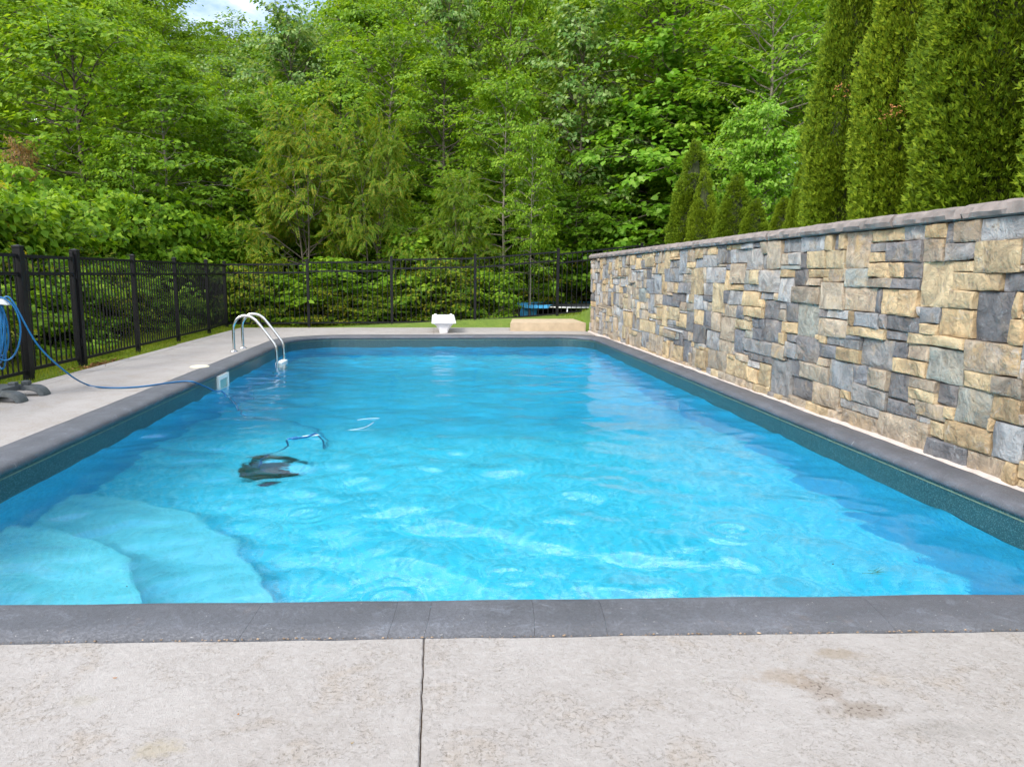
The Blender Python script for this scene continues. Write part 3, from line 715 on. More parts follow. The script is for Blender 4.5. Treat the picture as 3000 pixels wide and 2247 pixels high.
for k, s in enumerate(stones):
    V, Fc, tint = stone_geo(s, k + 1)
    if k < 300: ob('stone', stone_mesh('stone', V, Fc, [tint], [len(V)]), wall)
    else:
        b0 = len(rest[0]); rest[0].extend(V); rest[1].extend(tuple(b0 + q for q in f) for f in Fc); rest[2].append(tint); rest[3].append(len(V))
if rest[0]:
    o = ob('stone', stone_mesh('small_stones', *rest), wall); o['kind'] = 'stuff'
# capstones: chiselled front edge
yb = WY0
cuts_y = [float(gx(u, v, 3.2)[1]) for u, v in ((2820, 595), (2616, 640), (2350, 672), (2248, 680), (2120, 692), (1990, 712), (1905, 722), (1837, 732), (1780, 742))]
cuts_y = [WY0] + cuts_y + [WY1]
cuts_y = [cuts_y[0], (cuts_y[0] + cuts_y[1]) / 2] + cuts_y[1:]
extra = []
for a, b_ in zip(cuts_y, cuts_y[1:]): extra += [a] if b_ - a < 1.6 else [a, (a + b_) / 2]
cuts_y = extra + [WY1]
for k, (a, b_) in enumerate(zip(cuts_y, cuts_y[1:])):
    n = max(6, int((b_ - a) / .038)); V, Fc = [], []; dz = wr.uniform(-.004, .004); dx = wr.uniform(-.008, .008)
    for i in range(n + 1):
        y = a + .003 + (b_ - a - .006) * i / n
        def j(s, sc): return mnoise.noise(Vector((y * sc, s + k * 3.1, 1.7)))
        e = -.012 if i in (0, n) else 0
        prof_ = [(.20, 1.503), (-.035 + dx, 1.500), (-.060 + dx - e + .020 * j(0, 15), 1.508 + .005 * j(1, 14)), (-.070 + dx - e + .024 * j(2, 19), 1.535 + .008 * j(3, 9)),
                 (-.058 + dx - e + .022 * j(4, 17), 1.567 + .014 * j(5, 21)), (-.030 + dx + .010 * j(6, 9), 1.588 + dz + .005 * j(7, 10) + e * .5), (.06, 1.594 + dz + .004 * j(8, 7) + e * .3), (.24, 1.594 + dz), (.24, 1.503)]
        V += [(x, y, z) for x, z in prof_]
    m_ = 9
    for i in range(n):
        for q in range(m_): Fc.append((i * m_ + q, i * m_ + (q + 1) % m_, (i + 1) * m_ + (q + 1) % m_, (i + 1) * m_ + q)[::-1])
    Fc.append(tuple(range(m_))); Fc.append(tuple(n * m_ + q for q in range(m_))[::-1])
    me = mesh('capstone', V, Fc, M['cap']); me.set_sharp_from_angle(angle=R(20)); ob('capstone', me, wall)
# ------------------------------------------------------------------ fences and gate
def picket_mesh(h):
    bm = bmesh.new(); bm_box(bm, -.0075, .0075, -.0075, .0075, 0, h); m = bpy.data.meshes.new('picket'); bm.to_mesh(m); bm.free(); m.materials.append(M['metal_black']); return m
PK = picket_mesh(1.36)
def post(parent, x, y, z, w_=.062, h=1.54):
    o = box('post', x - w_ / 2, x + w_ / 2, y - w_ / 2, y + w_ / 2, z - .15, z + h - .03, M['metal_black'], parent, .003)
    bm = bmesh.new(); c = w_ / 2 + .005; z0 = z + h - .032
    bm_box(bm, x - c, x + c, y - c, y + c, z0, z0 + .02, .002)
    vs_ = [bm.verts.new((x + sx * c * .93, y + sy * c * .93, z0 + .0205)) for sx, sy in ((-1, -1), (1, -1), (1, 1), (-1, 1))]; tp = bm.verts.new((x, y, z0 + .036))
    for i in range(4): bm.faces.new((vs_[i], vs_[(i + 1) % 4], tp))
    from_bm('post_cap', bm, M['metal_black'], o)
def rail(parent, a, b_, hgt=.036, wid=.028):
    a, b_ = Vector(a), Vector(b_); d = (b_ - a); L = d.length
    Mx = Matrix.Translation(a) @ d.to_track_quat('X', 'Z').to_matrix().to_4x4()
    box('rail', 0, L, -wid / 2, wid / 2, -hgt / 2, hgt / 2, M['metal_black'], parent, .002, Mx)
def panel(parent, a, b_, n=15, top=1.44, mid=1.235, low=.11, m_off=.04):
    a, b_ = Vector(a), Vector(b_); d = (b_ - a).normalized()
    a2, b2 = a + d * m_off, b_ - d * m_off
    for z in (top, mid, low): rail(parent, a2 + Vector((0, 0, z)), b2 + Vector((0, 0, z)))
    ang = math.atan2(d.y, d.x)
    for k in range(n):
        p = a2.lerp(b2, (k + .5) / n); o = ob('picket', PK, parent); o.location = (p.x, p.y, p.z + low - .012); o.rotation_euler = (0, 0, ang)
        o.scale = (1, 1, (top - low + .006) / 1.36)
Lf = thing('metal_fence', 'black metal picket fence along the left grass strip beyond the gate', 'fence')
LXF = -4.755
lp = [(LXF, 9.79), (LXF, 11.62), (LXF, 13.45), (LXF, 15.28), (-4.86, 16.95)]
for i, (x, y) in enumerate(lp):
    post(Lf, x, y, -.05, .088 if i == 0 else .062, 1.56 if i == 0 else 1.54)
for i in range(4): panel(Lf, (*lp[i], -.05), (*lp[i + 1], -.05), 17 if i < 3 else 13)
Ln = thing('metal_fence', 'black metal picket fence panel left of the gate behind the cable cart', 'fence')
post(Ln, LXF, 8.478, -.05, .088, 1.56); post(Ln, LXF, 6.64, -.05); post(Ln, LXF, 4.80, -.05)
panel(Ln, (LXF, 6.64, -.05), (LXF, 8.478, -.05), 17); panel(Ln, (LXF, 4.80, -.05), (LXF, 6.64, -.05), 17)
gt = thing('metal_gate', 'black metal picket gate between the two thick fence posts', 'gate')
ga, gb = 8.555, 9.70
for y in (ga, gb):
    box('gate_stile', LXF - .022, LXF + .022, y - .022, y + .022, .02, 1.44 if y == ga else 1.47, M['metal_black'], gt, .003)
for z in (1.385, 1.185, .075): rail(gt, (LXF, ga + .022, z), (LXF, gb - .022, z), .038, .03)
for k in range(9):
    y = ga + .022 + (gb - ga - .044) * (k + .5) / 9; o = ob('picket', PK, gt); o.location = (LXF, y, .07); o.scale = (1, 1, 1.31 / 1.36)
for z in (.28, 1.16): box('hinge', LXF - .018, LXF + .034, gb + .018, gb + .05, z - .05, z + .05, M['metal_black'], gt, .004)
box('latch', LXF + .0, LXF + .05, ga - .045, ga + .03, .98, 1.22, M['metal_black'], gt, .006)
Bf = thing('metal_fence', 'black metal picket fence across the back lawn, stepping up to the right', 'fence')
bp = [(-4.86, -.055), (-2.955, -.045), (-1.02, -.035), (.92, 0.0), (2.85, .16), (4.80, .37), (6.75, .62)]
for i, (x, z) in enumerate(bp):
    if i: post(Bf, x, 16.95, z, .062, [0, 1.585, 1.64, 1.655, 1.62, 1.54, 1.54][i])
for i in range(6): panel(Bf, (bp[i][0], 16.95, bp[i][1]), (bp[i + 1][0], 16.95, bp[i + 1][1]), 16, [1.46, 1.5, 1.55, 1.54, 1.48, 1.44][i], [1.27, 1.30, 1.35, 1.34, 1.28, 1.24][i])
# ------------------------------------------------------------------ pool ladder
lad = thing('pool_ladder', 'stainless steel pool ladder with two arched handrails at the far left corner', 'ladder', (-2.72, 11.45, 0))
def lad_rail(dy):
    P = [(-3.115, .0), (-3.115, .33), (-3.10, .425), (-3.04, .51), (-2.96, .55), (-2.87, .545), (-2.80, .51), (-2.72, .43), (-2.53, .17), (-2.485, .095), (-2.465, 0.0), (-2.463, -.3), (-2.463, -1.1)]
    pts = catmull([(x + 2.72, dy, z) for x, z in P], 6)
    o = tube('handrail', pts, .0215, M['steel'], lad, 14)
    bm = bmesh.new(); bmesh.ops.create_cone(bm, cap_ends=True, segments=24, radius1=.062, radius2=.038, depth=.02, matrix=Matrix.Translation((-3.115 + 2.72, dy, .012)))
    from_bm('flange', bm, M['steel'], o, False)
lad_rail(-.26); lad_rail(.26)
for z in (-.20, -.48, -.76):
    box('tread', .22, .32, -.235, .235, z - .02, z + .02, M['plastic_white'], lad, .008)
# ------------------------------------------------------------------ skimmer in the left wall
sk = thing('pool_skimmer', 'white plastic skimmer mouth set in the left pool wall', 'skimmer', (-2.69, 9.05, 0))
def frame(name, y0, y1, z0, z1, t_, x0, x1, mat, par):
    bm = bmesh.new()
    bm_box(bm, x0, x1, y0, y1, z1 - t_, z1, .003); bm_box(bm, x0, x1, y0, y1, z0, z0 + t_, .003)
    bm_box(bm, x0, x1, y0, y0 + t_, z0 + t_ - .001, z1 - t_ + .001, .003); bm_box(bm, x0, x1, y1 - t_, y1, z0 + t_ - .001, z1 - t_ + .001, .003)
    return from_bm(name, bm, mat, par)
frame('faceplate', -.215, .215, -.34, -.06, .055, -.004, .030, M['plastic_white'], sk)
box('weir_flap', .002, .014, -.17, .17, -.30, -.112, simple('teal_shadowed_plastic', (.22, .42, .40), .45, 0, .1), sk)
lid_ = thing('skimmer_lid', 'flat cream skimmer lid lying on the deck by the left coping', 'lid', (-3.04, 9.3, 0))
bm = bmesh.new(); bmesh.ops.create_cone(bm, cap_ends=True, segments=32, radius1=.105, radius2=.10, depth=.012, matrix=Matrix.Translation((0, 0, .010)) @ Matrix.Scale(1.0, 4)); from_bm('cover', bm, M['lid'], lid_)
bm = bmesh.new(); bmesh.ops.create_cone(bm, cap_ends=True, segments=32, radius1=.122, radius2=.12, depth=.006, matrix=Matrix.Translation((0, 0, .006))); from_bm('rim', bm, M['lid'], lid_)
# ------------------------------------------------------------------ diving board
db = thing('diving_board', 'short white diving board on a flared pedestal at the far pool edge', 'diving board', (.165, 14.7, 0))
def loft(sections, mat, name, parent, smooth=False):
    V = [p for s in sections for p in s]; m_ = len(sections[0]); Fc = []
    for i in range(len(sections) - 1):
        for q in range(m_): Fc.append((i * m_ + q, i * m_ + (q + 1) % m_, (i + 1) * m_ + (q + 1) % m_, (i + 1) * m_ + q))
    Fc.append(tuple(range(m_))[::-1]); Fc.append(tuple((len(sections) - 1) * m_ + q for q in range(m_)))
    bm = bmesh.new(); vs_ = [bm.verts.new(v) for v in V]
    for f in Fc: bm.faces.new([vs_[q] for q in f])
    bmesh.ops.recalc_face_normals(bm, faces=bm.faces[:])
    bmesh.ops.bevel(bm, geom=bm.edges[:], offset=.006, segments=2, affect='EDGES')
    return from_bm(name, bm, mat, parent)
def rect(hw, y0, y1, z, ch=.3):
    return [(-hw * (1 - ch), y0, z), (hw * (1 - ch), y0, z), (hw, y0 + hw * ch, z), (hw, y1, z), (-hw, y1, z), (-hw, y0 + hw * ch, z)]
loft([rect(.085, 0, .40, 0), rect(.092, -.005, .44, .05), rect(.14, -.02, .52, .125), rect(.20, -.03, .6, .19)], M['white'], 'pedestal', db)
def brd(y, hw, z, th): return [(-hw, y, z), (hw, y, z), (hw * .97, y, z + th), (-hw * .97, y, z + th)]
loft([brd(-.10, .245, .196, .030), brd(-.06, .25, .194, .045), brd(.6, .25, .215, .045), brd(1.25, .245, .262, .045)], M['white'], 'board', db)
for sx in (-1, 1):
    bm = bmesh.new(); bmesh.ops.create_uvsphere(bm, u_segments=14, v_segments=8, radius=.035, matrix=Matrix.Translation((sx * .17, 1.16, .305)) @ Matrix.Diagonal((1, 1.2, .8, 1))); from_bm('bolt_cap', bm, M['white'], db, True)
# ------------------------------------------------------------------ concrete step block at the wall's far end
sb = bmesh.new(); z = .172
q = [(1.57, 15.19), (3.17, 15.17), (3.17, 16.62), (1.76, 16.62)]
vs_ = [sb.verts.new((x, y, -.02)) for x, y in q] + [sb.verts.new((x, y, z)) for x, y in q]
for f in ((3, 2, 1, 0), (4, 5, 6, 7), (0, 1, 5, 4), (1, 2, 6, 5), (2, 3, 7, 6), (3, 0, 4, 7)): sb.faces.new([vs_[k] for k in f])
bmesh.ops.bevel(sb, geom=sb.edges[:], offset=.008, segments=2, affect='EDGES')
o = from_bm('concrete_step', sb, M['timber']); tag(o, 'low tan concrete step block at the far end of the stone wall', 'step')
# ------------------------------------------------------------------ cable cart at the left edge
ct = thing('cable_cart', 'charcoal plastic cart for the pool cleaner with pale crossbar and coiled cable', 'cart', (-4.12, 6.93, 0))
def skid(dy):
    P = [(-.62, .10), (-.30, .105), (.12, .105), (.20, .098), (.255, .07), (.285, .03), (.295, .0)]
    W_, T_ = .062, .05; sec = []
    for i, (x, z) in enumerate(P):
        wd = W_ * (1 + .25 * (i > 2)); th = T_
        n_ = Vector((P[min(i + 1, 6)][0] - P[max(i - 1, 0)][0], 0, P[min(i + 1, 6)][1] - P[max(i - 1, 0)][1])).normalized(); up = Vector((-n_.z, 0, n_.x))
        c = Vector((x, dy, z))
        sec.append([c + Vector((0, -wd, 0)) - up * th, c + Vector((0, wd, 0)) - up * th, c + Vector((0, wd * .8, 0)), c + Vector((0, -wd * .8, 0))])
    for s in sec:
        for v in s: v.z = max(v.z, .0)
    loft([[tuple(v) for v in s] for s in sec], M['plastic_grey'], 'leg', ct)
skid(-.20); skid(.20)
box('base_plate', -.55, .06, -.16, .16, .06, .115, M['plastic_grey'], ct, .012)
for dx, dy in ((-.03, -.20), (.09, .20), (.02, .10)):
    box('clip', dx - .035, dx + .035, dy - .035, dy + .035, .105, .145, M['plastic_grey'], ct, .01)
box('mast', -.30, -.24, -.03, .03, .1, .93, M['plastic_grey'], ct, .01)
loft([[(-.62, -.045, .905), (-.62, .045, .905), (-.62, .045, .965), (-.62, -.045, .965)], [(.06, -.045, .895), (.06, .045, .895), (.05, .045, .948), (.05, -.045, .948)], [(.115, -.035, .888), (.115, .035, .888), (.085, .035, .93), (.085, -.035, .93)]], M['handle_grey'], 'crossbar', ct)
for dy in (-.26, .26):
    bm = bmesh.new(); bmesh.ops.create_cone(bm, cap_ends=True, segments=24, radius1=.11, radius2=.11, depth=.05, matrix=Matrix.Translation((-.42, dy, .112)) @ Matrix.Rotation(R(90), 4, 'X'))
    from_bm('wheel', bm, M['plastic_grey'], ct)
# ------------------------------------------------------------------ blue cleaner cable: coil on the cart, over the deck, into the water, floats, robot
CR = .0085
coil = []
cr2 = random.Random(3); cx, cy_ = -4.12, 6.93
for k in range(7):
    wv = .07 + .06 * cr2.random(); lw = .55 + .16 * cr2.random(); ox = -.05 + cr2.uniform(-.03, .03); oy = cr2.uniform(-.05, .05)
    if k == 6: wv = .17; lw = .60; ox = .02
    for a in range(0, 360, 24):
        s, c = math.sin(R(a)), math.cos(R(a))
        zz = .965 - lw * (1 - c) / 2; xx = ox + wv * s * (1.0 - .25 * (1 - c) / 2)
        coil.append((cx + xx, cy_ + oy + .05 * math.sin(R(a) + k), zz))
deckz = CR + .002
path = coil[-6:] if False else []
def gp(u, v, z=deckz): return tuple(gz(u, v, z))
run = [(-4.06, 6.93, .955), (-3.99, 6.95, .93)] 
def at_y(u, v, Y): return tuple(gy(u, v, Y))
run += [at_y(110, 1010, 7.05), at_y(200, 1095, 7.25)]
run += [gp(258, 1128), gp(300, 1135), gp(360, 1136), gp(420, 1132), gp(485, 1123), tuple(gz(540, 1117, .018)), tuple(gz(566, 1119, .012))]
run += [tuple(gz(595, 1130, -.055)), tuple(gz(630, 1146, -.135)), tuple(gz(665, 1163, WZ - .01)), (-2.0, 7.6, WZ - .5), (-1.7, 7.9, WZ - .98), (-1.2, 7.4, WZ - .98), (-1.08, 6.7, WZ - .95), (-1.02, 6.36, WZ - .6), (-1.0, 6.2, WZ - .2), tuple(gz(930, 1274, WZ + .008)), tuple(gz(900, 1280, WZ + .008)), tuple(gz(868, 1284, WZ + .008)), tuple(gz(840, 1292, WZ - .01)), (-1.26, 6.0, WZ - .2), (-1.40, 5.98, WZ - .42), (-1.47, 5.98, WZ - .76)]
cab = thing('cleaner_cable', 'blue power cable from the cart across deck and coping down to the underwater cleaner', 'cable', (-3.1, 7.7, 0))
def off(P): return [Vector(p) - Vector((-3.1, 7.7, 0)) for p in P]
tube('cable_run', off(catmull(run, 6)), CR, M['cable'], cab, 8)
tube('cable_coil', off(catmull(coil, 3)), CR, M['cable'], cab, 7)
def floaty(a, b_, r, mat):
    A, B = Vector(a), Vector(b_); P = [A.lerp(B, t) for t in (0, .08, .25, .5, .75, .92, 1)]
    tube('float', off(P), [r * k for k in (.4, .8, 1, 1, 1, .8, .4)], mat, cab, 12)
floaty(gz(884, 1280, WZ + .008), gz(936, 1274, WZ + .009), .009, M['cable_white'])
floaty(gz(853, 1286, WZ + .008), gz(874, 1283, WZ + .010), .017, M['cable'])
tube('float', off(catmull([tuple(gz(u, v, WZ + .004)) for u, v in ((1047, 1231), (1062, 1228), (1085, 1226), (1112, 1225))], 4)), .0025, M['cable_white'], cab, 8)
tube('float', off(catmull([tuple(gz(u, v, WZ + .004)) for u, v in ((1012, 1262), (1040, 1258), (1066, 1253), (1080, 1247), (1095, 1237))], 4)), .0032, M['cable_white'], cab, 8)
# robot cleaner on the shallow floor
rb = thing('pool_cleaner', 'dark teal robotic pool cleaner on the pool floor, blurred by the ripples', 'pool cleaner', (-1.44, 6.02, -1.25), None, R(-12)); rb.scale = (.92, .92, .85)
bm = bmesh.new(); bm_box(bm, -.17, .17, -.19, .19, .06, .32, .04); from_bm('body', bm, M['robot'], rb)
for sx in (-1, 1):
    P = [(-.21, .075), (-.19, .18), (-.12, .24), (.12, .24), (.19, .18), (.21, .075), (.18, .015), (-.18, .015)]
    bm = bmesh.new(); A = [bm.verts.new((sx * .175, y, z)) for y, z in P]; B = [bm.verts.new((sx * .255, y, z)) for y, z in P]
    bm.faces.new(A); bm.faces.new(B[::-1])
    for k in range(8): bm.faces.new((A[k], B[k], B[(k + 1) % 8], A[(k + 1) % 8]))
    bmesh.ops.recalc_face_normals(bm, faces=bm.faces[:]); from_bm('track', bm, M['robot2'], rb)
P = catmull([(-.15, .05, .3), (-.12, .05, .38), (0, .05, .41), (.12, .05, .38), (.15, .05, .3)], 4); tube('carry_handle', P, .014, M['robot2'], rb, 8)
for sy in (-1, 1):
    bm = bmesh.new(); bmesh.ops.create_cone(bm, cap_ends=True, segments=14, radius1=.045, radius2=.045, depth=.33, matrix=Matrix.Translation((0, sy * .21, .055)) @ Matrix.Rotation(R(90), 4, 'Y')); from_bm('brush_roller', bm, M['robot2'], rb, False)
# ------------------------------------------------------------------ trampoline beyond the back fence
tp = thing('trampoline', 'low round trampoline with torn blue pads on the lawn behind the back fence', 'trampoline', (4.05, 20.6, .23))
NSEG = 40; rc = random.Random(9)
V, Fc = [], []
for k in range(NSEG):
    a = 2 * math.pi * k / NSEG; tear = .0 if 12 < k < 20 else 0
    sag = .035 * mnoise.noise(Vector((math.cos(a) * 3, math.sin(a) * 3, 0)))
    for rr_k, zz in ((1.38, .115), (1.55, .14), (1.74, .135), (1.80, .06)):
        V.append((rr_k * math.cos(a), rr_k * math.sin(a), zz + sag + .02 * mnoise.noise(Vector((math.cos(a) * 9, math.sin(a) * 9, rr_k)))))
for k in range(NSEG):
    if k in (26, 27, 28, 29): continue          # pads torn away at the front
    for q in range(3): Fc.append((k * 4 + q, k * 4 + q + 1, ((k + 1) % NSEG) * 4 + q + 1, ((k + 1) % NSEG) * 4 + q))
ob('safety_pad', mesh('safety_pad', V, Fc, M['tramp_pad'], True), tp)
bm = bmesh.new(); bmesh.ops.create_circle(bm, cap_ends=True, segments=40, radius=1.42, matrix=Matrix.Translation((0, 0, .10))); from_bm('jumping_mat', bm, M['tramp_mat'], tp)
ringp = [(1.72 * math.cos(R(a)), 1.72 * math.sin(R(a)), .09) for a in range(0, 361, 9)]; tube('frame_ring', ringp, .022, M['galv'], tp, 8)
for a in (200, 250, 300, 20, 100):
    x, y = 1.72 * math.cos(R(a)), 1.72 * math.sin(R(a))
    tube('leg', [(x, y, .09), (x, y, -.28)], .02, M['galv'], tp, 8)
# a torn pad hanging down at the left end
V, Fc = [], []
for i in range(5):
    for j in range(4):
        V.append((-1.70 + .10 * i + .015 * math.sin(j * 2), -.55 - .10 * i, .13 - .11 * j + .02 * math.sin(i * 2 + j)))
for i in range(4):
    for j in range(3): Fc.append((i * 4 + j, i * 4 + j + 1, (i + 1) * 4 + j + 1, (i + 1) * 4 + j))
ob('torn_pad', mesh('torn_pad', V, Fc, M['tramp_pad'], True), tp)
# ------------------------------------------------------------------ small litter on deck and water
def litter(name, label, u, v, z, L, Wd, mat, curl, rz):
    V, Fc = [], []; n = 6
    for i in range(n + 1):
        t = i / n; wd = Wd * math.sin(math.pi * min(max(t, .06), .94)) ; a = curl * (t - .5)
        x = L * math.sin(a) / max(curl, .01) if curl else L * (t - .5); zz = .0025 + L * (1 - math.cos(a)) / max(curl, .01)
        V += [(x, -wd, zz + .002), (x, 0, zz), (x, wd, zz + .002)]
    for i in range(n):
        for q in range(2): Fc.append((i * 3 + q, i * 3 + q + 1, (i + 1) * 3 + q + 1, (i + 1) * 3 + q))
    o = ob(name, mesh(name, V, Fc, mat, True)); p = gz(u, v, z); o.location = p; o.rotation_euler = (0, 0, rz)
    sm = o.modifiers.new('thick', 'SOLIDIFY'); sm.thickness = .0008
    return tag(o, label, 'leaf')
litter('fallen_leaf', 'tiny curled orange leaf on the left half of the deck', 337, 1989, .001, .013, .0022, M['dead'], 1.2, .15)
litter('fallen_leaf', 'small orange brown seed husk on the deck left of the joint', 698, 2096, .001, .008, .003, M['dead'], 2.4, 1.2)
litter('fallen_leaf', 'small curled tan leaf ring on the deck near the joint', 1032, 2181, .001, .014, .0022, simple('tan_leaf', (.33, .25, .12), .7, 0, .3), 4.2, .4)
V, Fc = [], []; gr = random.Random(8)
for k in range(12):
    b0 = len(V); L = gr.uniform(.03, .075); a = gr.gauss(0, .6); x, y = gr.gauss(0, .025), gr.gauss(0, .010)
    d = Vector((math.cos(a), math.sin(a), 0)); s = Vector((-d.y, d.x, 0)) * .0017
    for t in (0, .5, 1):
        p = Vector((x, y, .004 + .004 * t)) + d * L * t; V += [p - s * (1.2 - t), p + s * (1.2 - t)]
    Fc += [(b0, b0 + 2, b0 + 3, b0 + 1), (b0 + 2, b0 + 4, b0 + 5, b0 + 3)]
o = ob('grass_clippings', mesh('grass_clippings', V, Fc, simple('clipping', (.06, .16, .03), .6, 0, .4, 60))); o.location = gz(2556, 1680, WZ + .004); tag(o, 'small tuft of grass clippings floating in the near right water', 'clippings')
o = litter('floating_insect', 'small dark insect floating over the near left pool step', 372, 1720, WZ + .006, .014, .003, simple('insect', (.01, .012, .06), .4), .6, -.9); o['category'] = 'insect'
o = litter('floating_leaf', 'small dark leaf floating in the near right water', 2440, 1655, WZ + .006, .016, .005, simple('wet_leaf', (.01, .05, .07), .4), .8, .9)
# ------------------------------------------------------------------ vegetation
L_MAPLE = mat_leaf('maple_leaf', (.070, .16, .010), (.130, .265, .015), (.25, .39, .035))
L_HICK = mat_leaf('hickory_leaf', (.080, .18, .010), (.155, .295, .018), (.27, .41, .045))
L_TULIP = mat_leaf('tulip_leaf', (.055, .145, .030), (.11, .235, .045), (.28, .39, .15), .4, .32)
L_SUMAC = mat_leaf('sumac_leaf', (.070, .17, .012), (.13, .25, .018), (.31, .28, .04))
L_RED = mat_leaf('redbud_leaf', (.080, .20, .012), (.145, .32, .022), (.26, .43, .075), .45, .34)
L_SHRUB = mat_leaf('shrub_leaf', (.065, .15, .010), (.135, .25, .016), (.42, .38, .045))
L_VINE = mat_leaf('vine_leaf', (.065, .15, .009), (.135, .28, .016), (.29, .44, .036))
L_ARB = mat_leaf('arborvitae_spray', (.050, .098, .005), (.112, .19, .008), (.23, .31, .018), .2, .6)
L_BROWN = mat_leaf('reddish_leaf', (.13, .12, .04), (.24, .15, .075), (.33, .22, .11))
GR_LAWN = mat_leaf('grass_blade', (.105, .185, .012), (.18, .275, .018), (.33, .33, .05), .35, .5)
T4 = (np.array([[0, 0, 0], [.5, 0, .02], [1, 0, -.13], [.40, .5, .07], [.40, -.5, .07]]), np.array([[0, 1, 3], [1, 2, 3], [0, 4, 1], [1, 4, 2]]))
T2 = (np.array([[0, 0, 0], [.42, .5, .06], [1, 0, -.10], [.42, -.5, .06]]), np.array([[0, 2, 1], [0, 3, 2]]))
HEART = (np.array([[0, 0, 0], [.5, 0, .0], [1, 0, -.10], [.20, .5, .05], [.20, -.5, .05], [.62, .40, .03], [.62, -.40, .03]]), np.array([[0, 1, 3], [3, 1, 5], [1, 2, 5], [0, 4, 1], [4, 6, 1], [1, 6, 2]]))
def compound():
    V, T = [], []
    for k in range(9):
        t = .12 + .88 * k / 8; ln = .30 * (1 - .55 * abs(t - .45))
        for s in ((1, -1) if k < 8 else (0,)):
            b0 = len(V); dx, dy = (.55, .83 * s) if s else (1, 0); px_, py_ = -dy, dx
            for a, w_, z in ((0, 0, 0), (.45, .17, .01), (1, 0, -.06), (.45, -.17, .01)):
                V.append((t + (a * dx) * ln + w_ * px_ * ln, (a * dy) * ln + w_ * py_ * ln, -.10 * t * t + z))
            T += [(b0, b0 + 2, b0 + 1), (b0, b0 + 3, b0 + 2)]
    return np.array(V), np.array(T)
COMP = compound()
def nrmz(a): return a / np.maximum(np.linalg.norm(a, axis=1, keepdims=True), 1e-9)
def leaves_geo(tpl, P, A, Nn, L, W):
    """P base points, A axis dirs, Nn rough normals, L lengths, W widths"""
    A = nrmz(A); S_ = nrmz(np.cross(Nn, A)); U = np.cross(A, S_)
    v, t = tpl; n = len(P)
    V = P[:, None, :] + v[None, :, 0:1] * (A * L[:, None])[:, None, :] + v[None, :, 1:2] * (S_ * W[:, None])[:, None, :] + v[None, :, 2:3] * (U * L[:, None])[:, None, :]
    T = (t[None] + (np.arange(n) * len(v))[:, None, None]).reshape(-1, 3)
    return V.reshape(-1, 3), T
class Proto: pass
